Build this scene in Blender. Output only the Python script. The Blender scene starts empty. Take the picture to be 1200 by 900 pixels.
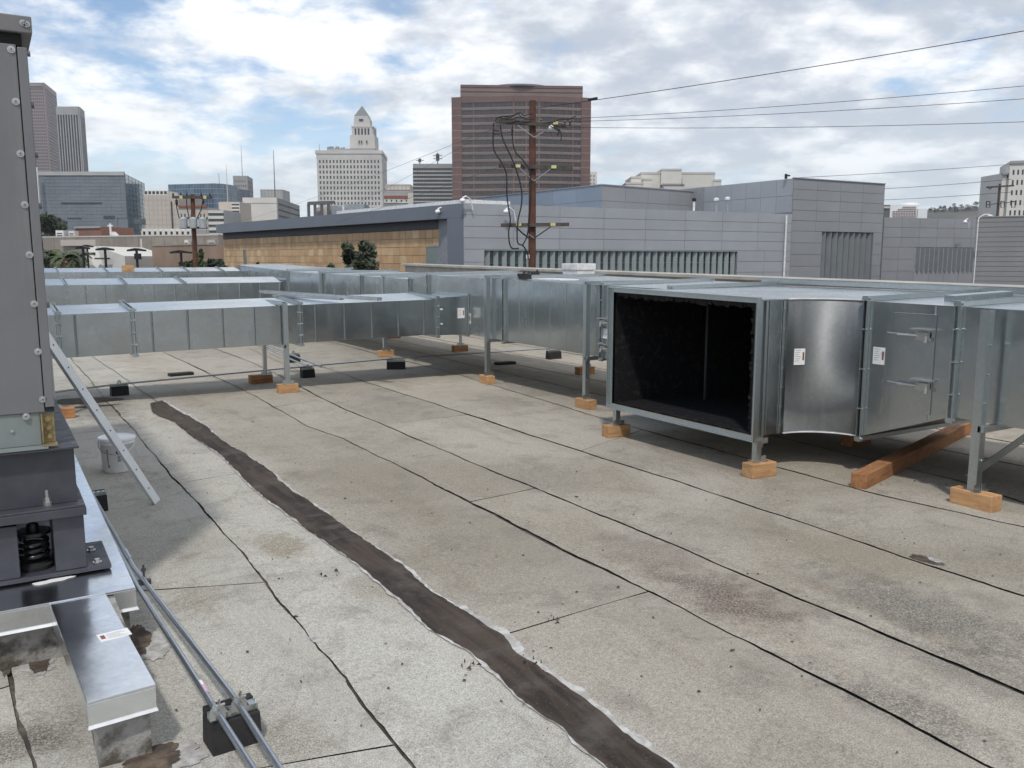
import bpy, math, random
from mathutils import Vector, Matrix
rnd = random.Random(7)
SC = bpy.context.scene
COL = SC.collection
R_ = math.radians

# ------------------------------------------------------------------ camera
FPX, CX, CY, HOR, H = 1010.0, 600.0, 450.0, 303.0, 2.0      # focal length and horizon in a 1200 px wide frame, eye height over the roof
PITCH = math.atan((CY - HOR) / FPX)
YAW = math.radians(31.154)                                 # heading, to the right of the roof seams (+Y)
FH = Vector((math.sin(YAW), math.cos(YAW), 0))
RT = Vector((math.cos(YAW), -math.sin(YAW), 0))
FW = FH * math.cos(PITCH) + Vector((0, 0, -math.sin(PITCH)))
UP = RT.cross(FW)
EYE = Vector((0, 0, H))
cam_data = bpy.data.cameras.new("camera")
cam = bpy.data.objects.new("camera", cam_data)
COL.objects.link(cam)
M = Matrix((RT, UP, -FW)).transposed().to_4x4()
M.translation = EYE
cam.matrix_world = M
cam_data.sensor_width = 36.0
cam_data.lens = FPX / 1200.0 * 36.0
cam_data.clip_start = 0.05
cam_data.clip_end = 20000
SC.camera = cam

def ray(x, y):
    return FW + RT * ((x - CX) / FPX) - UP * ((y - CY) / FPX)
def on_roof(x, y, z=0.0):
    d = ray(x, y); return EYE + d * ((z - H) / d.z)
def at(x, y, D):
    """surveyed point: D metres ahead of the viewpoint"""
    d = ray(x, y); return EYE + d * (D / d.dot(FH))

# ------------------------------------------------------------------ sun, sky, exposure
KX, KY = 0.37, 0.55                                        # shadow displacement per metre of height
SUN = Vector((-KX, -KY, 1)).normalized()
sd = bpy.data.lights.new("sun", 'SUN')
sd.energy = 2.0; sd.angle = R_(3.5); sd.color = (1.0, 0.955, 0.90)
so = bpy.data.objects.new("sun", sd); COL.objects.link(so)
so.rotation_euler = SUN.to_track_quat('Z', 'Y').to_euler()
so.location = (0, 0, 60)
W = bpy.data.worlds.new("World"); SC.world = W; W.use_nodes = True
SC.view_settings.view_transform = 'Standard'
SC.view_settings.look = 'None'
SC.view_settings.gamma = 1
SC.view_settings.exposure = 0.20

def N(nt, t, **kw):
    n = nt.nodes.new(t)
    for k, v in kw.items():
        if k in n.bl_rna.properties.keys(): setattr(n, k, v)
        else: n.inputs[k.replace('_', ' ')].default_value = v
    return n
def math_(nt, op, a, b=None, c=None, clamp=False):
    n = nt.nodes.new('ShaderNodeMath'); n.operation = op; n.use_clamp = clamp
    for i, v in enumerate((a, b, c)):
        if v is None: continue
        if isinstance(v, (int, float)): n.inputs[i].default_value = v
        else: nt.links.new(v, n.inputs[i])
    return n.outputs[0]
def noise(nt, vec, scale, detail=4, rough=0.55, dist=0.0):
    n = nt.nodes.new('ShaderNodeTexNoise')
    n.inputs['Scale'].default_value = scale; n.inputs['Detail'].default_value = detail
    n.inputs['Roughness'].default_value = rough; n.inputs['Distortion'].default_value = dist
    if vec is not None: nt.links.new(vec, n.inputs['Vector'])
    return n.outputs['Fac']
def ramp(nt, fac, stops, interp='LINEAR'):
    n = nt.nodes.new('ShaderNodeValToRGB'); n.color_ramp.interpolation = interp
    e = n.color_ramp.elements
    while len(e) > 1: e.remove(e[-1])
    for i, (p, c) in enumerate(stops):
        k = e[0] if i == 0 else e.new(p)
        k.position = p
        k.color = (c, c, c, 1) if isinstance(c, (int, float)) else (*c, 1)
    nt.links.new(fac, n.inputs[0]); return n.outputs[0]
def mix(nt, fac, a, b, mode='MIX'):
    n = nt.nodes.new('ShaderNodeMix'); n.data_type = 'RGBA'; n.blend_type = mode
    for sock, v in ((n.inputs[0], fac), (n.inputs[6], a), (n.inputs[7], b)):
        if isinstance(v, (int, float)): sock.default_value = v
        elif isinstance(v, tuple): sock.default_value = (*v, 1) if len(v) == 3 else v
        else: nt.links.new(v, sock)
    return n.outputs[2]
def mapr(nt, v, a, b, c=0.0, d=1.0, smooth=True):
    n = nt.nodes.new('ShaderNodeMapRange'); n.interpolation_type = 'SMOOTHSTEP' if smooth else 'LINEAR'
    n.inputs[1].default_value = a; n.inputs[2].default_value = b; n.inputs[3].default_value = c; n.inputs[4].default_value = d
    nt.links.new(v, n.inputs[0]); return n.outputs[0]

def build_sky():
    nt = W.node_tree; nt.nodes.clear()
    out = nt.nodes.new('ShaderNodeOutputWorld')
    tc = nt.nodes.new('ShaderNodeTexCoord')
    sky = nt.nodes.new('ShaderNodeTexSky'); sky.sky_type = 'NISHITA'; sky.sun_disc = False
    sky.sun_elevation = math.asin(SUN.z); sky.sun_rotation = math.atan2(SUN.x, SUN.y)
    sky.air_density = 1.0; sky.dust_density = 0.4; sky.ozone_density = 2.5
    b1 = nt.nodes.new('ShaderNodeBackground'); b1.inputs['Strength'].default_value = 0.125
    nt.links.new(sky.outputs[0], b1.inputs['Color'])
    # a deck of broken cumulus at one height: direction projected on a plane overhead
    rot = nt.nodes.new('ShaderNodeVectorRotate'); rot.rotation_type = 'Z_AXIS'
    rot.inputs['Angle'].default_value = YAW
    nt.links.new(tc.outputs['Generated'], rot.inputs['Vector'])      # x: right of the heading, y: ahead
    sep = nt.nodes.new('ShaderNodeSeparateXYZ'); nt.links.new(rot.outputs[0], sep.inputs[0])
    zz = math_(nt, 'ADD', math_(nt, 'MAXIMUM', sep.outputs[2], 0.0), 0.26)
    u = math_(nt, 'DIVIDE', sep.outputs[0], zz); v = math_(nt, 'DIVIDE', sep.outputs[1], zz)
    cmb = nt.nodes.new('ShaderNodeCombineXYZ')
    nt.links.new(u, cmb.inputs[0]); nt.links.new(v, cmb.inputs[1]); cmb.inputs[2].default_value = SKY_SEED
    n1 = noise(nt, cmb.outputs[0], SKY_A, 9, 0.56, 0.1)
    n2 = noise(nt, cmb.outputs[0], SKY_A * 3.4, 8, 0.6, 0.1)
    cov = math_(nt, 'ADD', math_(nt, 'MULTIPLY', n1, 0.62), math_(nt, 'MULTIPLY', n2, 0.38))
    # weather front: thicker cloud towards the right of the view
    az = math_(nt, 'ARCTAN2', sep.outputs[0], sep.outputs[1])
    front = mapr(nt, az, -0.6, 0.45, 0.0, 1.0)
    cov = math_(nt, 'ADD', cov, math_(nt, 'MULTIPLY', front, 0.12))
    fac = mapr(nt, cov, 0.45, 0.585)
    fac = math_(nt, 'MULTIPLY', fac, 0.96)
    fac = math_(nt, 'MAXIMUM', fac, mapr(nt, sep.outputs[2], 0.0, 0.17, 0.85, 0.0))      # pale air near the horizon
    # thick parts grey underneath, edges bright
    off = nt.nodes.new('ShaderNodeVectorMath'); off.operation = 'ADD'; off.inputs[1].default_value = (3.1, 1.7, 5.0)
    nt.links.new(cmb.outputs[0], off.inputs[0])
    n3 = noise(nt, off.outputs[0], SKY_A * 1.7, 7, 0.56, 0.15)
    n4 = noise(nt, off.outputs[0], SKY_A * 5.0, 7, 0.6, 0.15)
    sh = math_(nt, 'ADD', math_(nt, 'MULTIPLY', n3, 0.7), math_(nt, 'MULTIPLY', n4, 0.3))
    sh = math_(nt, 'ADD', sh, math_(nt, 'MULTIPLY', front, 0.15))
    thick = mapr(nt, sh, 0.50, 0.72)
    cc = mix(nt, thick, (1.06, 1.07, 1.08), (0.52, 0.57, 0.65))
    lowc = mapr(nt, sep.outputs[2], 0.0, 0.22)
    cc = mix(nt, lowc, mix(nt, 0.6, cc, (0.68, 0.77, 0.825)), cc)   # far cloud seen through more air
    b2 = nt.nodes.new('ShaderNodeBackground'); b2.inputs['Strength'].default_value = 1.0
    nt.links.new(cc, b2.inputs['Color'])
    ms = nt.nodes.new('ShaderNodeMixShader')
    nt.links.new(fac, ms.inputs[0]); nt.links.new(b1.outputs[0], ms.inputs[1]); nt.links.new(b2.outputs[0], ms.inputs[2])
    nt.links.new(ms.outputs[0], out.inputs['Surface'])
HAZE = 0.00011
SKY_SEED, SKY_A = 5.5, 1.6
build_sky()

# ------------------------------------------------------------------ materials
MAT = {}
def base_mat(name):
    m = bpy.data.materials.new(name); m.use_nodes = True
    nt = m.node_tree; nt.nodes.clear()
    out = nt.nodes.new('ShaderNodeOutputMaterial'); p = nt.nodes.new('ShaderNodeBsdfPrincipled')
    nt.links.new(p.outputs[0], out.inputs[0])
    MAT[name] = m
    geo = nt.nodes.new('ShaderNodeNewGeometry')
    return m, nt, p, geo.outputs['Position']
def bump(nt, p, h, strength, dist):
    b = nt.nodes.new('ShaderNodeBump'); b.inputs['Strength'].default_value = strength; b.inputs['Distance'].default_value = dist
    nt.links.new(h, b.inputs['Height']); nt.links.new(b.outputs[0], p.inputs['Normal'])
def simple(name, c, rough=0.6, metal=0.0, c2=None, scale=6.0, lo=0.35, hi=0.65, bmp=0.0, bscale=60, rvar=0.0, rand=None, spec=0.5):
    m, nt, p, pos = base_mat(name)
    c2 = c2 or tuple(x * 0.8 for x in c)
    n = noise(nt, pos, scale, 6, 0.6)
    col = mix(nt, mapr(nt, n, lo, hi), c, c2)
    if rand:
        oi = nt.nodes.new('ShaderNodeObjectInfo')
        col = mix(nt, 1.0, col, ramp(nt, oi.outputs['Random'], rand, 'CONSTANT'), 'MULTIPLY')
    nt.links.new(col, p.inputs['Base Color'])
    p.inputs['Metallic'].default_value = metal
    p.inputs['Roughness'].default_value = rough
    p.inputs['Specular IOR Level'].default_value = spec
    if rvar:
        nt.links.new(mapr(nt, noise(nt, pos, scale * 2.3, 5), 0.3, 0.7, rough - rvar, rough + rvar), p.inputs['Roughness'])
    if bmp: bump(nt, p, noise(nt, pos, bscale, 4), bmp, 0.01)
    return m

def galv(name, c, rough, wav=0.35, dusty=0.0, aniso=0.0):
    """zinc-coated sheet: metallic, with spangle, faint streaks and oil-canning"""
    m, nt, p, pos = base_mat(name)
    sp = noise(nt, pos, 30, 2, 0.5)
    big = noise(nt, pos, 1.3, 5, 0.6)
    mp = nt.nodes.new('ShaderNodeMapping'); mp.inputs['Scale'].default_value = (5, 5, 0.7); nt.links.new(pos, mp.inputs['Vector'])
    streak = noise(nt, mp.outputs[0], 1.5, 4, 0.6)
    col = mix(nt, mapr(nt, sp, 0.3, 0.7), tuple(x * 0.97 for x in c), tuple(min(1, x * 1.03) for x in c))
    col = mix(nt, mapr(nt, big, 0.4, 0.7, 0, 0.3), col, tuple(x * 0.8 for x in c))
    col = mix(nt, mapr(nt, streak, 0.50, 0.76, 0, 0.20), col, (0.62, 0.62, 0.60))
    oi = nt.nodes.new('ShaderNodeObjectInfo')
    col = mix(nt, 1.0, col, ramp(nt, oi.outputs['Random'], [(0, 0.95), (1, 1.03)]), 'MULTIPLY')
    nt.links.new(col, p.inputs['Base Color'])
    p.inputs['Metallic'].default_value = 1.0 - dusty
    vor = nt.nodes.new('ShaderNodeTexVoronoi'); vor.inputs['Scale'].default_value = 48; nt.links.new(pos, vor.inputs['Vector'])
    vs = nt.nodes.new('ShaderNodeSeparateColor'); nt.links.new(vor.outputs['Color'], vs.inputs[0])
    col = mix(nt, 1.0, col, ramp(nt, vs.outputs[0], [(0, 0.965), (1, 1.025)]), 'MULTIPLY')
    nt.links.new(col, p.inputs['Base Color'])
    r = math_(nt, 'ADD', mapr(nt, big, 0.3, 0.7, rough - 0.03, rough + 0.05), mapr(nt, streak, 0.48, 0.78, 0.0, 0.045))
    nt.links.new(r, p.inputs['Roughness'])
    w1 = noise(nt, pos, 2.1, 2, 0.5); w2 = noise(nt, pos, 160, 2, 0.5)
    h = math_(nt, 'ADD', w1, math_(nt, 'MULTIPLY', noise(nt, pos, 7.0, 2, 0.5), 0.12))
    bump(nt, p, h, wav, 0.05)
    if aniso:
        p.inputs['Anisotropic'].default_value = aniso; p.inputs['Anisotropic Rotation'].default_value = 0.25
        tg = nt.nodes.new('ShaderNodeTangent'); tg.direction_type = 'RADIAL'; tg.axis = 'Z'; nt.links.new(tg.outputs[0], p.inputs['Tangent'])
    return m
galv('galvanised', (0.51, 0.545, 0.555), 0.22, 0.14)
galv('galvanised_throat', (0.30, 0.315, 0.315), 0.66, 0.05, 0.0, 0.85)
galv('galvanised_rail', (0.50, 0.54, 0.545), 0.36, 0.1)
galv('bright_cap', (0.80, 0.83, 0.86), 0.20, 0.22)
galv('conduit_zinc', (0.50, 0.53, 0.56), 0.33, 0.05)
simple('pale_zinc', (0.86, 0.88, 0.89), 0.30, 0.0, (0.80, 0.83, 0.85), 5)
simple('bolt_zinc', (0.6, 0.6, 0.58), 0.35, 0.9)
simple('hem_white', (0.78, 0.79, 0.80), 0.4)
simple('duct_liner', (0.014, 0.014, 0.0155), 0.95, 0, (0.036, 0.034, 0.032), 18, 0.5, 0.75, 0.8, 40, spec=0.1)
def cabinet_mat():
    m, nt, p, pos = base_mat('unit_paint')
    mp = nt.nodes.new('ShaderNodeMapping'); mp.inputs['Scale'].default_value = (14, 14, 0.7); nt.links.new(pos, mp.inputs['Vector'])
    st = noise(nt, mp.outputs[0], 1.0, 6, 0.65); b = noise(nt, pos, 2.2, 6, 0.65); f = noise(nt, pos, 60, 3, 0.7)
    col = mix(nt, mapr(nt, b, 0.35, 0.68), (0.165, 0.164, 0.169), (0.142, 0.142, 0.146))
    col = mix(nt, mapr(nt, st, 0.52, 0.74, 0, 0.35), col, (0.21, 0.205, 0.20))
    col = mix(nt, mapr(nt, f, 0.66, 0.74, 0, 0.4), col, (0.25, 0.24, 0.23))
    nt.links.new(col, p.inputs['Base Color']); nt.links.new(mapr(nt, b, 0.3, 0.7, 0.40, 0.56), p.inputs['Roughness'])
    bump(nt, p, noise(nt, pos, 1.6, 2), 0.15, 0.03)
cabinet_mat()
simple('unit_cap_paint', (0.17, 0.165, 0.165), 0.45, 0, (0.15, 0.15, 0.15), 3)
simple('dark_gap', (0.012, 0.012, 0.012), 0.8)
simple('steel_paint', (0.040, 0.043, 0.055), 0.5, 0, (0.055, 0.056, 0.066), 9, bmp=0.12, bscale=90, rvar=0.08)
simple('spring_steel', (0.02, 0.02, 0.022), 0.25, 0.2)
simple('base_rail_paint', (0.24, 0.27, 0.263), 0.45, 0.25, (0.215, 0.243, 0.236), 5)
simple('brass_zinc', (0.36, 0.29, 0.14), 0.5, 0.5, (0.24, 0.19, 0.10), 20)
simple('rubber', (0.012, 0.012, 0.013), 0.75, 0, (0.022, 0.021, 0.02), 20, bmp=0.2, bscale=150)
simple('plastic_white', (0.90, 0.90, 0.91), 0.35, 0, (0.85, 0.855, 0.865), 7)
simple('label_white', (0.80, 0.80, 0.78), 0.55, 0, (0.74, 0.74, 0.72), 30)
simple('label_ink', (0.42, 0.42, 0.42), 0.6)
simple('label_red', (0.25, 0.09, 0.07), 0.6)
simple('ink_navy', (0.05, 0.04, 0.16), 0.5)
simple('ink_grey', (0.10, 0.11, 0.15), 0.5)
simple('tape_pink', (0.75, 0.42, 0.55), 0.5)
simple('tape_yellow', (0.62, 0.45, 0.10), 0.5)
simple('tag_yellow', (0.66, 0.58, 0.26), 0.5)
simple('coping_cream', (0.45, 0.425, 0.375), 0.8, 0, (0.35, 0.33, 0.295), 2)
simple('parapet_render', (0.42, 0.40, 0.36), 0.9, 0, (0.34, 0.32, 0.29), 2)
simple('concrete_dirty', (0.33, 0.32, 0.30), 0.95, 0, (0.085, 0.072, 0.055), 9, 0.42, 0.66, 0.9, 45)
simple('asphalt_base', (0.058, 0.052, 0.045), 0.95, 0, (0.20, 0.18, 0.15), 5, 0.42, 0.68)
simple('street', (0.06, 0.06, 0.06), 0.95, 0, (0.09, 0.088, 0.085), 0.2)
simple('pole_wood', (0.13, 0.055, 0.030), 0.85, 0, (0.075, 0.034, 0.022), 3, bmp=0.3, bscale=20)
simple('arm_wood', (0.10, 0.085, 0.07), 0.9, 0, (0.06, 0.05, 0.042), 6)
simple('wire_black', (0.015, 0.015, 0.017), 0.6)
simple('wire_grey', (0.10, 0.10, 0.105), 0.7)
simple('hill_scrub', (0.06, 0.065, 0.055), 0.9, 0, (0.10, 0.095, 0.08), 0.02)
simple('insulator', (0.10, 0.085, 0.08), 0.3)
simple('transformer_grey', (0.40, 0.43, 0.45), 0.45)
simple('lamp_black', (0.012, 0.012, 0.014), 0.5)
simple('white_paint', (0.80, 0.80, 0.79), 0.5)
simple('trunk_bark', (0.10, 0.07, 0.05), 0.9)
simple('debris', (0.05, 0.035, 0.022), 0.9, 0, (0.10, 0.075, 0.05), 5)

def wood(name, c, c2):
    m, nt, p, pos = base_mat(name)
    tc = nt.nodes.new('ShaderNodeTexCoord')
    mp = nt.nodes.new('ShaderNodeMapping'); mp.inputs['Scale'].default_value = (2.5, 26, 26)
    nt.links.new(tc.outputs['Object'], mp.inputs['Vector'])
    oi = nt.nodes.new('ShaderNodeObjectInfo')
    ad = nt.nodes.new('ShaderNodeVectorMath'); ad.operation = 'ADD'
    nt.links.new(mp.outputs[0], ad.inputs[0]); nt.links.new(oi.outputs['Random'], ad.inputs[1])
    g = noise(nt, ad.outputs[0], 1.0, 6, 0.65, 0.8)
    col = mix(nt, mapr(nt, g, 0.35, 0.68), c, c2)
    col = mix(nt, mapr(nt, noise(nt, pos, 5, 4), 0.5, 0.75, 0, 0.5), col, tuple(x * 0.6 for x in c2))
    col = mix(nt, 1.0, col, ramp(nt, oi.outputs['Random'], [(0, 0.8), (1, 1.12)]), 'MULTIPLY')
    nt.links.new(col, p.inputs['Base Color']); p.inputs['Roughness'].default_value = 0.8
    bump(nt, p, g, 0.25, 0.01)
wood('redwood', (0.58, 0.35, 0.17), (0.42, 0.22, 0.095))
wood('redwood_dark', (0.47, 0.225, 0.095), (0.29, 0.122, 0.052))  # timber tone; on shaded blocks the shade is put into this colour

simple('liner_torn', (0.022, 0.021, 0.020), 0.95, 0, (0.05, 0.045, 0.04), 25, 0.5, 0.7, 0.6, 50, spec=0.1)
def roof_mat():
    m, nt, p, pos = base_mat('cap_sheet')
    sep = nt.nodes.new('ShaderNodeSeparateXYZ'); nt.links.new(pos, sep.inputs[0])
    nb = noise(nt, pos, 0.45, 6, 0.6, 0.4); nm = noise(nt, pos, 2.4, 6, 0.62, 0.3)
    fine = noise(nt, pos, 120, 3, 0.8); fine2 = noise(nt, pos, 42, 3, 0.7)
    mp = nt.nodes.new('ShaderNodeMapping'); mp.inputs['Scale'].default_value = (3.0, 0.5, 1); nt.links.new(pos, mp.inputs['Vector'])
    st = noise(nt, mp.outputs[0], 1.0, 5, 0.6, 0.4)
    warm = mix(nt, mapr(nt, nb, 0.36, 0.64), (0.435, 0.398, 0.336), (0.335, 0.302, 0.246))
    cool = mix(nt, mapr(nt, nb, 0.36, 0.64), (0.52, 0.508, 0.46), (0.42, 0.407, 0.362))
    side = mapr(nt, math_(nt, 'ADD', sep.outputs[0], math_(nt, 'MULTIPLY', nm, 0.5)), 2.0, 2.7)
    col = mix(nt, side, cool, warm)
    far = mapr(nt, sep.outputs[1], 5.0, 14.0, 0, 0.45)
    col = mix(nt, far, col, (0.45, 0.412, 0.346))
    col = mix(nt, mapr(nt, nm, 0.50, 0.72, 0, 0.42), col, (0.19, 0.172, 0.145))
    col = mix(nt, mapr(nt, st, 0.52, 0.75, 0, 0.38), col, (0.24, 0.205, 0.15))
    # granule loss and dirt patches, each with its own place on the roof
    spots = [((850, 700), 0.62, 0.33, (0.10, 0.07, 0.06), 0.85), ((760, 650), 0.6, 0.4, (0.16, 0.13, 0.115), 0.6), ((1080, 715), 0.9, 0.4, (0.11, 0.105, 0.098), 0.8),
             ((1060, 830), 0.55, 0.22, (0.12, 0.11, 0.10), 0.7), ((1160, 790), 0.8, 0.3, (0.13, 0.12, 0.11), 0.6),
             ((980, 640), 0.9, 0.5, (0.24, 0.21, 0.15), 0.6), ((330, 640), 0.35, 0.2, (0.26, 0.21, 0.13), 0.8),
             ((440, 690), 0.3, 0.2, (0.24, 0.2, 0.14), 0.6), ((640, 560), 0.7, 0.5, (0.26, 0.235, 0.20), 0.6),
             ((330, 870), 0.3, 0.25, (0.25, 0.21, 0.15), 0.6), ((225, 700), 0.3, 0.2, (0.24, 0.2, 0.14), 0.6),
             ((590, 470), 0.9, 0.35, (0.2, 0.18, 0.15), 0.6), ((460, 470), 1.2, 0.5, (0.27, 0.245, 0.2), 0.5),
             ((800, 610), 0.8, 0.4, (0.27, 0.25, 0.21), 0.6), ((20, 870), 0.25, 0.35, (0.10, 0.08, 0.06), 0.8), ((120, 480), 1.3, 0.5, (0.10, 0.09, 0.08), 0.8)]
    nd = noise(nt, pos, 5, 6, 0.7)
    for (px, rx, ry, c, a) in spots:
        q = on_roof(*px)
        v = nt.nodes.new('ShaderNodeVectorMath'); v.operation = 'SUBTRACT'; v.inputs[1].default_value = q; nt.links.new(pos, v.inputs[0])
        v2 = nt.nodes.new('ShaderNodeVectorMath'); v2.operation = 'MULTIPLY'; v2.inputs[1].default_value = (1 / ry, 1 / rx, 0); nt.links.new(v.outputs[0], v2.inputs[0])
        ln = nt.nodes.new('ShaderNodeVectorMath'); ln.operation = 'LENGTH'; nt.links.new(v2.outputs[0], ln.inputs[0])
        d = math_(nt, 'ADD', ln.outputs['Value'], math_(nt, 'MULTIPLY', math_(nt, 'SUBTRACT', nd, 0.5), 2.4))
        f = mapr(nt, d, 0.25, 1.15, a, 0.0)
        f = math_(nt, 'MULTIPLY', f, mapr(nt, noise(nt, pos, 85, 3, 0.75), 0.40, 0.58, 0.15, 1.0))
        col = mix(nt, f, col, c)
    ring = ramp(nt, math_(nt, 'ADD', nb, math_(nt, 'MULTIPLY', nm, 0.05)), [(0.0, 0), (0.478, 0), (0.49, 1), (0.497, 0), (0.575, 0), (0.583, 0.8), (0.59, 0), (1, 0)])
    col = mix(nt, math_(nt, 'MULTIPLY', ring, 0.22), col, (0.13, 0.115, 0.09))      # tide lines of old puddles
    scuff = noise(nt, mp.outputs[0], 6.5, 5, 0.7, 1.2)
    col = mix(nt, mapr(nt, scuff, 0.60, 0.74, 0, 0.35), col, (0.17, 0.155, 0.13))
    col = mix(nt, mapr(nt, noise(nt, pos, 7.5, 5, 0.7, 0.6), 0.58, 0.76, 0, 0.3), col, (0.52, 0.51, 0.475))
    oi = nt.nodes.new('ShaderNodeObjectInfo')
    col = mix(nt, 1.0, col, ramp(nt, oi.outputs['Random'], [(0, 0.90), (1, 1.07)]), 'MULTIPLY')
    fine = math_(nt, 'ADD', math_(nt, 'MULTIPLY', fine, 0.42), math_(nt, 'ADD', math_(nt, 'MULTIPLY', noise(nt, pos, 300, 2, 0.8), 0.43), math_(nt, 'MULTIPLY', noise(nt, pos, 34, 4, 0.75), 0.15)))
    col = mix(nt, mapr(nt, fine, 0.41, 0.59, 0.0, 1.0), mix(nt, 1.0, col, (0.53, 0.52, 0.51), 'MULTIPLY'), mix(nt, 1.0, col, (1.19, 1.19, 1.18), 'MULTIPLY'))
    col = mix(nt, mapr(nt, noise(nt, pos, 21, 3, 0.6), 0.69, 0.76, 0, 0.75), col, (0.07, 0.062, 0.052))
    col = mix(nt, mapr(nt, noise(nt, pos, 55, 2, 0.5), 0.70, 0.76, 0, 0.7), col, (0.06, 0.052, 0.045))
    nt.links.new(col, p.inputs['Base Color']); p.inputs['Roughness'].default_value = 0.93
    p.inputs['Specular IOR Level'].default_value = 0.25
    h = math_(nt, 'ADD', fine, math_(nt, 'MULTIPLY', nm, 1.5))
    bump(nt, p, h, 0.22, 0.003)
roof_mat()
def tar_mat():
    m, nt, p, pos = base_mat('tar')
    mp = nt.nodes.new('ShaderNodeMapping'); mp.inputs['Scale'].default_value = (7, 0.8, 1); mp.inputs['Rotation'].default_value = (0, 0, 0.1); nt.links.new(pos, mp.inputs['Vector'])
    a = noise(nt, mp.outputs[0], 1.0, 6, 0.65, 0.6); b = noise(nt, pos, 3.5, 6, 0.65)
    col = mix(nt, mapr(nt, a, 0.38, 0.62), (0.018, 0.012, 0.008), (0.062, 0.044, 0.031))
    col = mix(nt, mapr(nt, b, 0.47, 0.70, 0, 0.65), col, (0.105, 0.09, 0.077))
    col = mix(nt, mapr(nt, noise(nt, pos, 90, 2), 0.62, 0.75, 0, 0.6), col, (0.2, 0.18, 0.16))
    nt.links.new(col, p.inputs['Base Color']); p.inputs['Roughness'].default_value = 0.85
    bump(nt, p, math_(nt, 'ADD', a, math_(nt, 'MULTIPLY', b, 0.6)), 0.7, 0.03)
tar_mat()
simple('sealant', (0.56, 0.55, 0.53), 0.9, 0, (0.36, 0.345, 0.315), 11, 0.36, 0.60, 0.4, 80)
simple('sealant_grey', (0.46, 0.455, 0.44), 0.9, 0, (0.30, 0.285, 0.26), 18, 0.36, 0.62, 0.3, 80)
simple('tar_blob', (0.055, 0.04, 0.03), 0.85, 0, (0.16, 0.12, 0.085), 12, 0.4, 0.7, 0.5, 60)

# buildings
simple('panel_grey', (0.36, 0.375, 0.395), 0.45, 0.1, (0.33, 0.345, 0.36), 0.4, rand=[(0, 0.975), (0.3, 1.0), (0.6, 0.985), (0.8, 1.02)])
simple('panel_blue', (0.25, 0.30, 0.36), 0.45, 0.1, (0.23, 0.275, 0.33), 0.4, rand=[(0, 0.975), (0.5, 1.0), (0.8, 1.02)])
simple('panel_joint', (0.29, 0.30, 0.315), 0.8)
simple('fascia_slate', (0.165, 0.185, 0.215), 0.5, 0.1, (0.15, 0.17, 0.195), 0.4)
simple('panel_dark', (0.285, 0.292, 0.302), 0.5, 0.1, (0.265, 0.27, 0.28), 0.5, rand=[(0, 0.975), (0.5, 1.0), (0.8, 1.02)])
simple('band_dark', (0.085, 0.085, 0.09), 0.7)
simple('siding', (0.27, 0.268, 0.262), 0.6, 0.1, (0.25, 0.248, 0.24), 0.5)
simple('fin_dark', (0.20, 0.215, 0.22), 0.5, 0.2, (0.18, 0.195, 0.20), 1)
simple('fin_grey', (0.30, 0.34, 0.34), 0.5, 0.2, (0.27, 0.30, 0.30), 1)
simple('tile_tan', (0.60, 0.42, 0.25), 0.8, 0, (0.52, 0.35, 0.20), 1.5, rand=[(0, (0.97, 0.94, 0.91)), (0.2, (0.85, 0.80, 0.77)), (0.4, (1.0, 0.96, 0.89)), (0.55, (0.92, 0.85, 0.78)), (0.7, (1.04, 1.05, 1.03)), (0.83, (1.14, 1.22, 1.27)), (0.89, (0.90, 0.88, 0.85))])
simple('tile_joint', (0.16, 0.11, 0.07), 0.9)
simple('stone_white', (0.56, 0.54, 0.50), 0.8, 0, (0.48, 0.46, 0.43), 0.05)
simple('stone_beige', (0.52, 0.46, 0.40), 0.85, 0, (0.46, 0.41, 0.36), 0.05)
simple('stone_grey', (0.33, 0.33, 0.32), 0.85, 0, (0.28, 0.28, 0.275), 0.05)
simple('stone_pale', (0.66, 0.63, 0.57), 0.85, 0, (0.58, 0.56, 0.51), 0.05)
simple('pyramid_grey', (0.20, 0.21, 0.21), 0.8)
simple('granite_pink', (0.155, 0.090, 0.076), 0.6, 0, (0.125, 0.076, 0.066), 0.1)
simple('course_light', (0.285, 0.215, 0.195), 0.6, 0, (0.25, 0.19, 0.172), 0.1)
simple('spandrel_grey', (0.195, 0.142, 0.125), 0.6, 0, (0.165, 0.122, 0.11), 0.1)
simple('granite_brown', (0.24, 0.185, 0.175), 0.5, 0, (0.20, 0.155, 0.15), 0.02)
simple('concrete_dark', (0.13, 0.13, 0.13), 0.8, 0, (0.10, 0.10, 0.10), 0.1)
simple('ribbon_light', (0.42, 0.42, 0.40), 0.7, 0, (0.36, 0.36, 0.345), 0.1)
simple('zinc_screen', (0.205, 0.22, 0.24), 0.4, 0.3, (0.18, 0.195, 0.215), 0.15, rvar=0.1)
simple('wall_tan', (0.33, 0.23, 0.165), 0.9, 0, (0.28, 0.195, 0.14), 0.3)
simple('wall_drab', (0.33, 0.29, 0.245), 0.9, 0, (0.25, 0.215, 0.18), 0.3, bmp=0.1)
simple('brick_red', (0.25, 0.13, 0.10), 0.9)
simple('roof_red', (0.30, 0.10, 0.07), 0.8)
simple('equip_grey', (0.33, 0.36, 0.39), 0.6, 0.2)
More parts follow.
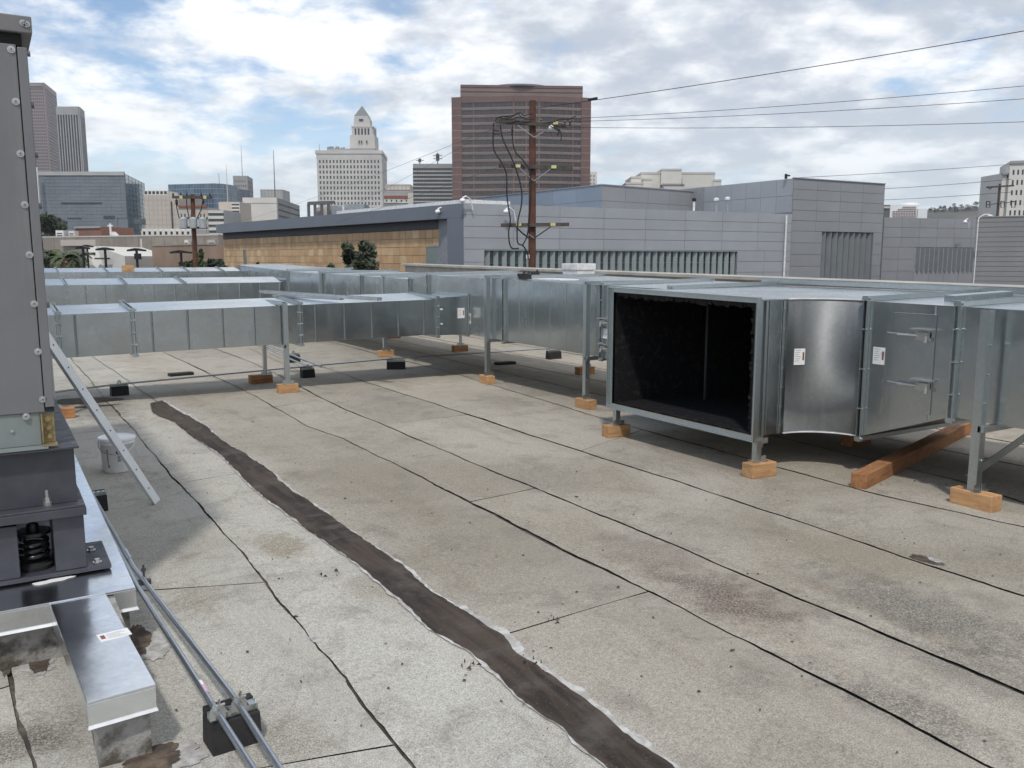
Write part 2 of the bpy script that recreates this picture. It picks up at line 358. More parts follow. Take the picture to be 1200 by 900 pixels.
def glass(name, c, rough=0.12):
    m, nt, p, pos = base_mat(name)
    oi = nt.nodes.new('ShaderNodeObjectInfo')
    col = mix(nt, ramp(nt, oi.outputs['Random'], [(0, 0.0), (1, 1.0)]), tuple(x * 0.8 for x in c), tuple(x * 1.25 for x in c))
    col = mix(nt, mapr(nt, noise(nt, pos, 0.35, 3), 0.45, 0.62, 0, 0.5), col, tuple(x * 0.5 for x in c))
    nt.links.new(col, p.inputs['Base Color']); p.inputs['Roughness'].default_value = rough
    p.inputs['Specular IOR Level'].default_value = 0.7
glass('glass_dark', (0.030, 0.034, 0.042))
glass('glass_window', (0.055, 0.058, 0.062))
glass('glass_tower', (0.036, 0.029, 0.027), 0.10)
glass('glass_pale', (0.15, 0.19, 0.175), 0.2)
glass('glass_blue', (0.085, 0.135, 0.19), 0.15)
glass('glass_green', (0.06, 0.085, 0.085), 0.12)
def leaf(name, c, c2):
    m, nt, p, pos = base_mat(name)
    n = noise(nt, pos, 1.7, 3); f = noise(nt, pos, 14, 2)
    col = mix(nt, mapr(nt, n, 0.35, 0.65), c, c2)
    col = mix(nt, mapr(nt, f, 0.3, 0.7, 0, 0.5), col, tuple(x * 0.55 for x in c2))
    nt.links.new(col, p.inputs['Base Color']); p.inputs['Roughness'].default_value = 0.6
leaf('leaf_dark', (0.050, 0.072, 0.032), (0.026, 0.04, 0.018))
leaf('leaf_mid', (0.065, 0.095, 0.03), (0.035, 0.055, 0.02))
leaf('leaf_palm', (0.10, 0.125, 0.05), (0.055, 0.075, 0.03))

# ------------------------------------------------------------------ object helpers
OFF = {}
def put(name, me, parent, off):
    o = bpy.data.objects.new(name, me); COL.objects.link(o)
    if parent is not None: o.parent = parent
    OFF[o.name] = off
    return o
def tag(o, label=None, cat=None, group=None, kind=None):
    if label: o['label'] = label
    if cat: o['category'] = cat
    if group: o['group'] = group
    if kind: o['kind'] = kind
    return o
def thing(name, label, cat, loc, group=None):
    loc = Vector(loc)
    o = bpy.data.objects.new(name, None); COL.objects.link(o); o.empty_display_size = 0.2
    o.location = loc; OFF[o.name] = loc
    return tag(o, label, cat, group)

class MB:
    """collects world-space shapes and links them as ONE mesh"""
    def __init__(s): s.v = []; s.f = []; s.m = []; s.mi = 0
    def add(s, vs, fs):
        n = len(s.v); s.v += [Vector(v) for v in vs]
        s.f += [tuple(i + n for i in f) for f in fs]; s.m += [s.mi] * len(fs); return s
    def hexa(s, p):      # 8 points: bottom ring then top ring
        return s.add(p, [(0, 3, 2, 1), (4, 5, 6, 7), (0, 1, 5, 4), (1, 2, 6, 5), (2, 3, 7, 6), (3, 0, 4, 7)])
    def box(s, x0, x1, y0, y1, z0, z1):
        return s.hexa([(x0, y0, z0), (x1, y0, z0), (x1, y1, z0), (x0, y1, z0), (x0, y0, z1), (x1, y0, z1), (x1, y1, z1), (x0, y1, z1)])
    def obox(s, o, ax, ay, az):      # corner origin and three edge vectors
        o = Vector(o); ax, ay, az = Vector(ax), Vector(ay), Vector(az)
        return s.hexa([o, o + ax, o + ax + ay, o + ay, o + az, o + ax + az, o + ax + ay + az, o + ay + az])
    def bar(s, p, q, w, h, up=(0, 0, 1)):
        p, q = Vector(p), Vector(q); d = (q - p).normalized(); up = Vector(up)
        if abs(d.dot(up)) > 0.99: up = Vector((0, 1, 0))
        a = d.cross(up).normalized() * w / 2; b = a.cross(d).normalized() * h / 2
        return s.hexa([p - a - b, p + a - b, p + a + b, p - a + b, q - a - b, q + a - b, q + a + b, q - a + b])
    def tube(s, pts, r, n=8, r2=None, cap=True):
        pts = [Vector(p) for p in pts]; k = len(pts); base = len(s.v); prev = None
        for i, p in enumerate(pts):
            d = (pts[min(i + 1, k - 1)] - pts[max(i - 1, 0)]).normalized()
            a = prev if prev is not None else (Vector((0, 0, 1)) if abs(d.z) < 0.95 else Vector((1, 0, 0)))
            a = (a - d * a.dot(d)).normalized(); prev = a; b = d.cross(a)
            rr = r if r2 is None else r + (r2 - r) * i / (k - 1)
            for j in range(n):
                t = 2 * math.pi * j / n; s.v.append(p + a * (rr * math.cos(t)) + b * (rr * math.sin(t)))
        for i in range(k - 1):
            for j in range(n):
                s.f.append((base + i * n + j, base + i * n + (j + 1) % n, base + (i + 1) * n + (j + 1) % n, base + (i + 1) * n + j)); s.m.append(s.mi)
        if cap:
            s.f.append(tuple(base + j for j in reversed(range(n)))); s.f.append(tuple(base + (k - 1) * n + j for j in range(n))); s.m += [s.mi] * 2
        return s
    def lathe(s, c, prof, n=24):     # prof: (radius, z)
        c = Vector(c); base = len(s.v); k = len(prof)
        for (r, z) in prof:
            for j in range(n):
                t = 2 * math.pi * j / n; s.v.append(c + Vector((r * math.cos(t), r * math.sin(t), z)))
        for i in range(k - 1):
            for j in range(n):
                s.f.append((base + i * n + j, base + i * n + (j + 1) % n, base + (i + 1) * n + (j + 1) % n, base + (i + 1) * n + j)); s.m.append(s.mi)
        s.f.append(tuple(base + j for j in reversed(range(n)))); s.f.append(tuple(base + (k - 1) * n + j for j in range(n))); s.m += [s.mi] * 2
        return s
    def prism(s, poly, z0, z1):
        n = len(poly); vs = [(x, y, z0) for x, y in poly] + [(x, y, z1) for x, y in poly]
        return s.add(vs, [tuple(reversed(range(n))), tuple(range(n, 2 * n))] + [(i, (i + 1) % n, n + (i + 1) % n, n + i) for i in range(n)])
    def build(s, name, mats, parent=None, off=None, smooth=False, bevel=0.0, recalc=True):
        if parent is not None: o_ = OFF[parent.name]
        else: o_ = Vector(off) if off is not None else Vector((0, 0, 0))
        me = bpy.data.meshes.new(name)
        me.from_pydata([v - o_ for v in s.v], [], s.f)
        if isinstance(mats, str): mats = [mats]
        for m in mats: me.materials.append(MAT[m])
        if len(mats) > 1: me.polygons.foreach_set('material_index', s.m)
        if smooth: me.polygons.foreach_set('use_smooth', [True] * len(me.polygons))
        if recalc:
            import bmesh
            bm = bmesh.new(); bm.from_mesh(me); bmesh.ops.recalc_face_normals(bm, faces=bm.faces); bm.to_mesh(me); bm.free()
        me.update()
        o = put(name, me, parent, o_)
        if parent is None: o.location = o_
        if bevel:
            b = o.modifiers.new('bevel', 'BEVEL'); b.width = bevel; b.segments = 2; b.limit_method = 'ANGLE'; b.angle_limit = R_(40)
        return o
def copies(proto, parent, mats_list):
    """further parts sharing proto's mesh, one per matrix (local to the parent)"""
    for mx in mats_list:
        c = proto.copy(); COL.objects.link(c); c.parent = parent; c.matrix_local = mx; OFF[c.name] = OFF[parent.name]

# ------------------------------------------------------------------ roof (setting)
street = MB().add([(-4000, -4000, -7), (4000, -4000, -7), (4000, 4000, -7), (-4000, 4000, -7)], [(0, 1, 2, 3)]).build('street_ground', 'street', recalc=False)
tag(street, kind='structure')
deck = MB().box(-12, 12.6, -8, 44, -6.9, -0.012).build('roof_deck', 'asphalt_base'); tag(deck, kind='structure')
SEAMS = [[(-3.1, 0)], [(-2.05, 0)], [(-1.0, 0)], [(0.03, 3.7), (-0.055, 4.6), (-0.05, 9)], [(1.30, 2.5), (1.335, 3.8), (1.345, 7), (1.33, 12)], [(2.05, 4), (1.95, 12), (1.76, 19)],
         [(3.26, 1.7), (3.29, 3.8), (3.28, 9.1), (3.18, 10), (3.24, 13.7), (3.14, 19.6)],
         [(3.99, 4.5), (3.97, 11), (4.3, 17), (4.2, 21)], [(5.17, 2.6), (5.2, 5.6), (5.18, 13), (5.3, 20)],
         [(6.53, 3.4), (6.36, 4.6), (6.46, 6.5), (6.52, 8.7), (6.88, 13), (7.0, 20)], [(7.2, 3.7), (7.42, 4.4), (7.6, 9), (7.9, 20)], [(8.5, 0)], [(9.5, 0)], [(10.5, 0)], [(11.5, 0)]]
def seam_x(s, y):
    p = sorted(s, key=lambda q: q[1])
    if y <= p[0][1]: return p[0][0]
    for (a, ya), (b, yb) in zip(p, p[1:]):
        if y <= yb: return a + (b - a) * (y - ya) / (yb - ya)
    return p[-1][0]
LAPS = {3: [(5.7, 5.2), (3.4, 3.1), (10.4, 10.6), (16.5, 16.5)], 4: [(8.0, 8.1)], 5: [(3.76, 3.85), (14.5, 14.4)], 6: [(6.11, 6.2), (11.55, 11.85), (18.2, 18.3)],
        7: [(9.6, 9.7), (15.2, 15.0)], 8: [(7.2, 7.75), (13.2, 13.3)], 9: [(10.5, 10.4)], 2: [(4.3, 4.5)], 10: [(7.0, 7.1)]}
Y0, Y1 = -7.5, 43.5
def wob(seed):
    r = random.Random(seed); ph = [r.uniform(0, 6.28) for _ in range(4)]
    return lambda t: 0.010 * math.sin(t * 1.3 + ph[0]) + 0.006 * math.sin(t * 3.7 + ph[1]) + 0.004 * math.sin(t * 9.1 + ph[2]) + r.uniform(-0.0025, 0.0025)
edge_fn = []
for i, s in enumerate(SEAMS):
    w = wob(100 + i); g = random.Random(300 + i)
    ys = [Y0 + 0.0625 * k for k in range(int((Y1 - Y0) / 0.0625) + 1)]
    half = {}; hw = 0.006
    for k, y in enumerate(ys):
        hw = min(0.0078, max(0.002, hw + g.uniform(-0.0018, 0.0018)))
        hw2 = hw * (1 + 1.3 * max(0, math.sin(y * .55 + i * 1.9)) ** 6)
        if i in (5,): hw = 0.004
        half[k] = (seam_x(s, y) + w(y) + g.uniform(-.0022, .0022), (hw2 if i != 5 else hw) * g.uniform(.75, 1.3))
    edge_fn.append(half)
nY = int((Y1 - Y0) / 0.0625)
for i in range(len(SEAMS) - 1):
    cuts = sorted(LAPS.get(i, []))
    bounds = [(Y0, Y0)] + cuts + [(Y1, Y1)]
    for (a, b) in zip(bounds, bounds[1:]):
        g = random.Random(i * 31 + int(a[0] * 7))
        mb = MB(); ga = 0.006 if a[0] > Y0 else 0; gb = 0.006 if b[0] < Y1 else 0
        rows = []
        la, lb = max(a), min(b)
        ks = [k for k in range(nY + 1) if la + 0.04 < Y0 + 0.0625 * k < lb - 0.04]
        def pt(side, y):
            k = max(0, min(nY, int(round((y - Y0) / 0.0625))))
            x, hw = edge_fn[i + side][k]
            return x + hw if side == 0 else x - hw
        NX = 5
        def endrow(yl, yr, gap):
            xl, xr = pt(0, yl), pt(1, yr)
            return [(xl + (xr - xl) * t / NX, yl + (yr - yl) * t / NX + gap + g.uniform(-0.005, 0.005), 0.005 * (1 - t / NX)) for t in range(NX + 1)]
        rows.append(endrow(a[0], a[1], ga))
        for k in ks:
            y = Y0 + 0.0625 * k; xl, xr = pt(0, y), pt(1, y)
            rows.append([(xl + (xr - xl) * t / NX, y, 0.005 * (1 - t / NX)) for t in range(NX + 1)])
        rows.append(endrow(b[0], b[1], -gb))
        n = NX + 1
        for r in rows: mb.v += [Vector(q) for q in r]
        for r in range(len(rows) - 1):
            for t in range(NX): mb.f.append((r * n + t, r * n + t + 1, (r + 1) * n + t + 1, (r + 1) * n + t)); mb.m.append(0)
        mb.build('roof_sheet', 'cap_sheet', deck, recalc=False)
# tar-sealed strip running away across the roof, feathered with pale sealant
left_px = [(177, 473), (181, 485), (204, 495), (228, 514), (256, 532), (285, 561), (314, 587), (333, 600), (381, 635), (425, 667), (473, 708), (508, 740), (546, 762), (583, 792), (617, 825), (654, 850), (683, 879), (708, 898), (800, 985)]
right_px = [(190, 470), (210, 482), (239, 499), (262, 518), (291, 535), (320, 556), (340, 574), (379, 600), (412, 625), (467, 660), (504, 694), (546, 719), (587, 744), (608, 767), (633, 783), (687, 825), (742, 867), (787, 899), (890, 985)]
def resample(px, seed, jit, grow):
    pts = [on_roof(*p) for p in px]; r = random.Random(seed); out = []; w = 1.0; j = 0.0; burst = 0
    for i in range(len(pts) - 1):
        p0, p1, p2, p3 = pts[max(0, i - 1)], pts[i], pts[i + 1], pts[min(len(pts) - 1, i + 2)]
        n = max(2, int((p2 - p1).length / 0.03))
        for k in range(n):
            t = k / n; q = .5 * ((2 * p1) + (p2 - p0) * t + (2 * p0 - 5 * p1 + 4 * p2 - p3) * t * t + (3 * p1 - p0 - 3 * p2 + p3) * t ** 3)
            w = min(1.8, max(-0.5, w + r.uniform(-.2, .2))); j = .8 * j + r.uniform(-jit, jit); burst = r.choice((0, 0, 0, .6)) if k % 3 == 0 else burst
            q.x += j + grow * max(0, w + burst * max(0, w)); out.append(q)
    out.append(pts[-1]); return out
def strip(name, la, ra, z, mat):
    mb = MB(); n = max(len(la), len(ra)); rows = []
    for k in range(n):
        a = la[int(k * (len(la) - 1) / (n - 1))]; b = ra[int(k * (len(ra) - 1) / (n - 1))]
        rows.append((Vector((a.x, a.y, z)), Vector((b.x, b.y, z))))
    for a, b in rows: mb.v += [a, b]
    for k in range(n - 1): mb.f.append((2 * k, 2 * k + 1, 2 * k + 3, 2 * k + 2)); mb.m.append(0)
    return mb.build(name, mat, deck, recalc=False)
strip('sealant_edge', resample(left_px, 5, 0.0045, -0.009), resample(right_px, 6, 0.0045, 0.021), 0.0075, 'sealant')
strip('tar_strip', resample(left_px, 7, 0.0065, 0), resample(right_px, 8, 0.0065, 0), 0.0105, 'tar')
def blob(name, px, rx, ry, z, mat, seed, rot=0.0):
    c = on_roof(*px); r = random.Random(seed); n = 96; ph = [r.uniform(0, 6.28) for _ in range(6)]
    pts = []
    for k in range(n):
        t = 2 * math.pi * k / n; q = 1 + sum(a * math.sin(f * t + p) for a, f, p in zip((.12, .10, .07, .05, .035, .03), (2, 3, 5, 9, 14, 23), ph)) + r.uniform(-0.02, 0.02)
        x, y = rx * q * math.cos(t), ry * q * math.sin(t)
        pts.append((c.x + x * math.cos(rot) - y * math.sin(rot), c.y + x * math.sin(rot) + y * math.cos(rot), z))
    return MB().add(pts, [tuple(range(n))]).build(name, mat, deck, recalc=False)
blob('sealant_patch', (46, 777), 0.075, 0.17, 0.0075, 'sealant_grey', 1)
blob('tar_patch', (47, 776), 0.055, 0.13, 0.0105, 'tar_blob', 2)
blob('sealant_patch', (172, 757), 0.09, 0.24, 0.0075, 'sealant_grey', 3)
blob('tar_patch', (160, 750), 0.06, 0.22, 0.0105, 'tar_blob', 4)
blob('sealant_patch', (200, 888), 0.14, 0.10, 0.0075, 'sealant_grey', 5)
blob('tar_patch', (180, 892), 0.12, 0.09, 0.0105, 'tar_blob', 6)
blob('tar_patch', (1085, 657), 0.05, 0.13, 0.0075, 'tar_blob', 8)
blob('sealant_patch', (1096, 658), 0.03, 0.06, 0.0105, 'sealant_grey', 18)
blob('sealant_patch', (370, 750), 0.028, 0.05, 0.0075, 'sealant_grey', 9)
blob('tar_patch', (100, 470), 0.45, 0.28, 0.0075, 'tar_blob', 10)
blob('tar_patch', (90, 478), 0.5, 0.06, 0.0105, 'asphalt_base', 12)
blob('tar_patch', (5, 768), 0.03, 0.30, 0.0075, 'asphalt_base', 13)
# leaves and grit blown over the roof
mb = MB(); r = random.Random(21)
for k in range(300):
    x, y = r.uniform(-0.5, 7.5), r.uniform(1.5, 13) ** 1.0
    if k < 80: q = on_roof(r.choice([450, 640, 560, 850, 900, 1000, 1090, 330, 350, 620]) + r.gauss(0, 60), r.choice([560, 640, 690, 760, 800, 730]) + r.gauss(0, 35)); x, y = q.x, q.y
    s = r.uniform(0.004, 0.014) * (1.8 if k % 17 == 0 else 1); a = r.uniform(0, 6.28); e = r.uniform(0.3, 0.9)
    c, d = math.cos(a), math.sin(a)
    P = [(x + s * c, y + s * d, 0.009), (x - s * e * d, y + s * e * c, 0.014), (x - s * c, y - s * d, 0.008), (x + s * e * d, y - s * e * c, 0.008)]
    mb.add(P, [(0, 1, 2), (0, 2, 3)])
tag(mb.build('roof_debris', 'debris', recalc=False), kind='stuff')
mb = MB()
for px in ((617, 783), (628, 779), (555, 785), (386, 676), (648, 730)):
    q = on_roof(*px)
    for k in range(6):
        s = r.uniform(0.006, 0.02); a = r.uniform(0, 6.28); x, y = q.x + r.gauss(0, 0.035), q.y + r.gauss(0, 0.03)
        mb.add([(x + s * math.cos(a), y + s * math.sin(a), 0.012), (x - s * .5 * math.sin(a), y + s * .5 * math.cos(a), 0.03), (x - s * math.cos(a), y - s * math.sin(a), 0.011)], [(0, 1, 2)])
tag(mb.build('leaf_litter', 'debris', recalc=False), kind='stuff')
# rim wall with pale coping behind the ducts
wt = lambda y: 1.615 + 0.0105 * (y - 6)
pw = thing('parapet_wall', 'low rendered rim wall with cream coping behind the big ducts', 'wall', (12.2, 18, 0))
MB().hexa([(12.1, -8, -0.01), (12.55, -8, -0.01), (12.55, 27, -0.01), (12.1, 27, -0.01), (12.1, -8, wt(-8) - .07), (12.55, -8, wt(-8) - .07), (12.55, 27, wt(27) - .07), (12.1, 27, wt(27) - .07)]).build('wall', 'parapet_render', pw)
MB().hexa([(12.0, -8.1, wt(-8) - .07), (12.65, -8.1, wt(-8) - .07), (12.65, 27.1, wt(27) - .07), (12.0, 27.1, wt(27) - .07), (12.0, -8.1, wt(-8)), (12.65, -8.1, wt(-8)), (12.65, 27.1, wt(27)), (12.0, 27.1, wt(27))]).build('coping', 'coping_cream', pw, bevel=0.01)
MB().box(-12, 12, 43.6, 43.95, -0.01, 0.35).build('end_wall', 'parapet_render', pw)

def on_x(px, py, X): d = ray(px, py); return EYE + d * (X / d.x)
def on_y(px, py, Y): d = ray(px, py); return EYE + d * (Y / d.y)
zt = lambda y: 1.565 + 0.0098 * y
zb = lambda y: 0.650 + 0.0065 * y
# ------------------------------------------------------------------ main duct
def ring(mb, axis, a, b0, b1, z0, z1, t=0.006, h=0.042, rise=0.0):
    """one thin angle frame round a duct at position a along its axis"""
    def bx(a0, a1, p0, p1, q0, q1):
        if axis == 'Y': mb.box(p0, p1, a0, a1, q0, q1)
        else: mb.box(a0, a1, p0, p1, q0, q1)
    P = [(b0 - h, z1 + .0015), (b1 + h, z1 + .0015 + rise), (b1 + h, z1 + h + rise), (b0 - h, z1 + h)]
    mk = (lambda aa, q: (q[0], aa, q[1])) if axis == 'Y' else (lambda aa, q: (aa, q[0], q[1]))
    mb.hexa([mk(a, P[0]), mk(a, P[1]), mk(a + t, P[1]), mk(a + t, P[0]), mk(a, P[3]), mk(a, P[2]), mk(a + t, P[2]), mk(a + t, P[3])])
    bx(a, a + t, b0 - h, b1 + h, z0 - h, z0 - 0.0015)
    bx(a + 0.0005, a + t - 0.0005, b0 - h, b0 - 0.0015, z0 - 0.0015, z1 + 0.0015); bx(a + 0.0005, a + t - 0.0005, b1 + 0.0015, b1 + h, z0 - 0.0015, z1 + 0.0015)
def flange(parent, axis, a, b0, b1, z0, z1, mat='galvanised_rail', rise=None):
    rise = RISE if rise is None else rise
    mb = MB(); ring(mb, axis, a - 0.026, b0, b1, z0, z1, rise=rise); ring(mb, axis, a + 0.020, b0, b1, z0, z1, rise=rise)
    ring(mb, axis, a - 0.008, b0, b1, z0, z1, 0.016, 0.012, rise)
    for (b, z) in ((b0 - .026, z0 - .026), (b0 - .026, z1 + .026), (b1 + .026, z1 + .026 + rise)):      # corner pieces with a bolt
        p = (lambda da: (b, a + da, z)) if axis == 'Y' else (lambda da: (a + da, b, z))
        mb.tube([p(-0.045), p(0.045)], 0.012, 6)
        mb.obox(Vector(p(-0.03)) - Vector((.022, .0, .022) if axis == 'Y' else (.0, .022, .022)), *(((.044, 0, 0), (0, .06, 0), (0, 0, .044)) if axis == 'Y' else ((.06, 0, 0), (0, .044, 0), (0, 0, .044))))
    for k in range(3):                                                                             # cleats along the near face
        z = z0 + (z1 - z0) * (k + 0.7) / 3.4
        p = (lambda da: (b0 - .03, a + da, z)) if axis == 'Y' else (lambda da: (a + da, b0 - .03, z))
        mb.tube([p(-0.035), p(0.035)], 0.009, 6)
    return mb.build('flange', mat, parent)
RISE = 0.035
def duct_y(parent, y0, y1, xa, xb, z0a, z1a, z0b, z1b, creases=(), mat='galvanised', front=True, xa2=None):
    """one length of rectangular duct along Y; a = near end, b = far end; standing seams on the sides"""
    xa2 = xa if xa2 is None else xa2; sh = xa2 - xa
    mb = MB()
    mb.hexa([(xa, y0, z0a), (xb, y0, z0a), (xb + sh, y1, z0b), (xa2, y1, z0b), (xa, y0, z1a), (xb, y0, z1a + RISE), (xb + sh, y1, z1b + RISE), (xa2, y1, z1b)])
    for c in creases:
        t = (c - y0) / (y1 - y0); x = xa + sh * t; a, b = z0a + (z0b - z0a) * t, z1a + (z1b - z1a) * t
        mb.add([(x, c - .009, a + .008), (x - .005, c, a + .008), (x, c + .009, a + .008), (x, c - .009, b - .008), (x - .005, c, b - .008), (x, c + .009, b - .008)], [(0, 1, 4, 3), (1, 2, 5, 4), (0, 2, 1), (3, 4, 5)])
    return mb.build('duct_section', mat, parent)
XA, XB = 6.88, 8.75
TR = thing('trunk_duct', 'long wide galvanised main duct with a big black-lined open end facing left', 'air duct', (7.8, 9, 0))
cr = lambda a, b, n: [a + (b - a) * (k + 1) / (n + 1) for k in range(n)]
for (a, b, n) in ((-3.0, 1.62, 5), (1.62, 4.2, 3)):
    duct_y(TR, a + .004, b - .004, XA, XB, zb(a), zt(a), zb(b), zt(b), cr(a, b, n))
duct_y(TR, 4.204, 5.076, XA, XB, zb(4.2), zt(4.2), 0.36, zt(5.08), [4.42])
duct_y(TR, 7.754, 9.066, XA, XB, 0.36, zt(7.75), zb(9.07), zt(9.07), [8.2])
duct_y(TR, 9.074, 11.586, XA, XB, zb(9.07), zt(9.07), zb(11.59), zt(11.59), cr(9.07, 11.59, 5))
duct_y(TR, 11.594, 14.30, XA, XB, zb(11.59), zt(11.59), zb(14.3), zt(14.3), cr(11.59, 14.3, 3))
duct_y(TR, 14.304, 15.1, XA, XB, zb(14.3), zt(14.3), zb(15.1), 1.61, [])
for (a, b, n, za) in ((15.1, 17.6, 2, 0), (17.6, 20.2, 2, .02), (20.2, 22.9, 2, .03)):
    duct_y(TR, a + .004, b - .004, XA, XB - .1, zb(a), 1.61 + za, zb(b), 1.63 + za, cr(a, b, n))
duct_y(TR, 22.904, 29.9, XA, XB - .1, zb(22), 1.68, zb(29), 1.70, cr(22.9, 29.9, 4), xa2=7.9)
duct_y(TR, 29.904, 38.0, 7.9, XB + .9, zb(29), 1.70, zb(36), 1.74, cr(29.9, 37, 4), xa2=9.2)
for y in (1.62, 4.2, 9.07, 11.59, 14.3): flange(TR, 'Y', y, XA, XB, zb(y), zt(y))
flange(TR, 'Y', 5.08, XA, XB, 0.36, zt(5.08)); flange(TR, 'Y', 7.75, XA, XB, 0.36, zt(7.75))
for y, z in ((15.1, 1.61), (17.6, 1.62), (20.2, 1.65), (22.9, 1.68)): flange(TR, 'Y', y, XA, XB - .1, zb(y), z)
# the boot with the open end: curved throat on the near side
OX, OY0, OY1, OZ = 5.96, 5.55, 7.68, 0.355
arc = [(6.40 + 0.50 * math.sin(t), 5.08 + 0.50 * math.cos(t)) for t in [math.pi / 2 * k / 14 for k in range(15)]]
top_at = lambda x, y: 1.568 + 0.0102 * y + 0.012 * (6.9 - x) * max(0, (y - 5.5)) / 2.1 + max(0, x - 6.9) * RISE / 1.87
outline = [(OX, OY1), (OX, 5.575)] + arc + [(XB, 5.084), (XB, 7.746), (6.9, 7.746), (6.9, OY1)]
mb = MB(); n = len(outline)
mb.v = [Vector((x, y, OZ)) for x, y in outline] + [Vector((x, y, top_at(x, y))) for x, y in outline]
mb.f = [tuple(reversed(range(n))), tuple(range(n, 2 * n))]
for i in range(1, n): mb.f.append((i, (i + 1) % n, n + (i + 1) % n, n + i))
mb.m = [0] * len(mb.f)
boot = mb.build('branch_boot', ['galvanised', 'galvanised_throat'], TR, recalc=False)
for p in boot.data.polygons:
    if 3 <= p.index <= 17: p.use_smooth = True; p.material_index = 1
bm_ = MB(); e = 0.035
inner = [(OX + 0.012, OY1 - e), (XB - e, OY1 - e), (XB - e, 5.12)] + [(6.40 + 0.54 * math.sin(t), 5.08 + 0.54 * math.cos(t)) for t in [1.49 * (8 - k) / 8 for k in range(9)]] + [(OX + 0.012, 5.575 + e + .01)]
n = len(inner)
bm_.v = [Vector((x, y, OZ + e)) for x, y in inner] + [Vector((x, y, top_at(x, y) - e)) for x, y in inner]
bm_.f = [tuple(range(n)), tuple(reversed(range(n, 2 * n)))] + [(i, n + i, n + (i + 1) % n, (i + 1) % n) for i in range(n - 1)]
bm_.m = [0] * len(bm_.f)
bm_.build('duct_liner', 'duct_liner', TR, recalc=False)
# ragged liner edges folded round the mouth
r = random.Random(4); mb = MB()
def rag(p, q, inward, n=26):
    p, q, inward = Vector(p), Vector(q), Vector(inward)
    for k in range(n):
        a, b = p.lerp(q, k / n), p.lerp(q, (k + 1) / n); w0, w1 = 0.035 + r.uniform(0, .03), 0.035 + r.uniform(0, .03)
        mb.add([a, b, b + inward * w1 + Vector((r.uniform(.0, .03), 0, 0)), a + inward * w0 + Vector((r.uniform(.0, .03), 0, 0))], [(0, 1, 2, 3)])
rag((OX + .01, 5.60, top_at(OX, 5.6) - .03), (OX + .01, OY1 - .02, top_at(OX, OY1) - .03), (0.03, 0, -1.0))
rag((OX + .01, 5.60, OZ + .02), (OX + .01, OY1 - .02, OZ + .02), (0.03, 0, .4))
rag((OX + .01, 5.585, OZ + .03), (OX + .01, 5.585, top_at(OX, 5.6) - .03), (0.03, 1, 0))
mb.build('liner_edge', 'liner_torn', TR, recalc=False)
# splitter vane standing inside
v0 = on_x(828, 420, 7.0)
MB().box(7.0, 8.2, v0.y - .012, v0.y + .012, OZ + e + .002, top_at(7, 7) - e - .002).build('splitter_vane', 'duct_liner', TR)
MB().box(6.985, 7.0, v0.y - .014, v0.y + .014, OZ + e + .002, top_at(7, 7) - e - .03).build('vane_edge', 'galvanised_rail', TR)
# mouth frame
mb = MB(); w = 0.055
ty = lambda y: top_at(OX, y)
for (x0, x1, ww) in ((OX - .012, OX - .006, w), (OX - 0.05, OX - .0125, 0.008)):
    mb.hexa([(x0, 5.50, OZ - .03), (x1, 5.50, OZ - .03), (x1, OY1 + .03, OZ - .03), (x0, OY1 + .03, OZ - .03), (x0, 5.50, OZ - .03 + ww), (x1, 5.50, OZ - .03 + ww), (x1, OY1 + .03, OZ - .03 + ww), (x0, OY1 + .03, OZ - .03 + ww)])
    mb.hexa([(x0, 5.50, ty(5.5) + .03 - ww), (x1, 5.50, ty(5.5) + .03 - ww), (x1, OY1 + .03, ty(OY1) + .03 - ww), (x0, OY1 + .03, ty(OY1) + .03 - ww), (x0, 5.50, ty(5.5) + .03), (x1, 5.50, ty(5.5) + .03), (x1, OY1 + .03, ty(OY1) + .03), (x0, OY1 + .03, ty(OY1) + .03)])
    mb.box(x0, x1, 5.50, 5.50 + ww, OZ - .029 + ww, ty(5.5) + .029 - ww); mb.box(x0, x1, OY1 + .03 - ww, OY1 + .03, OZ - .029 + ww, ty(OY1) + .029 - ww)
mb.build('mouth_frame', 'galvanised_rail', TR)
# slotted uprights at the near corner of the mouth
mb = MB()
for (x, y, t) in ((5.985, 5.535, .03), (6.055, 5.535, .03), (6.125, 5.555, .012)): mb.box(x, x + t, y, 5.572, OZ - .10 if x < 6.06 else OZ + .01, ty(5.5) - .005)
mb.box(5.95, 6.14, 5.49, 5.56, ty(5.5) + .002, ty(5.5) + .012)
mb.build('corner_upright', 'galvanised_rail', TR)
MB().box(5.955, 6.13, 5.518, 5.53, OZ - .06, OZ - .01).build('corner_clamp', 'bolt_zinc', TR)
mb = MB()
for k in range(7):
    z = 0.43 + k * 0.185; mb.tube([(6.335, 5.575, z), (6.335, 5.56, z)], 0.012, 6)
mb.bar((6.335, 5.570, OZ), (6.335, 5.570, 1.61), 0.02, 0.008, (0, 1, 0)); mb.build('throat_seam', 'galvanised_rail', TR)
mb = MB(); mb.mi = 0
for i in range(len(arc) - 1):
    a, b = arc[i], arc[i + 1]
    mb.bar((a[0], a[1], OZ - .005), (b[0], b[1], OZ - .005), 0.02, 0.012)
    mb.bar((a[0], a[1], top_at(*a) + .003), (b[0], b[1], top_at(*b) + .003), 0.02, 0.012)
mb.build('throat_hem', 'hem_white', TR)
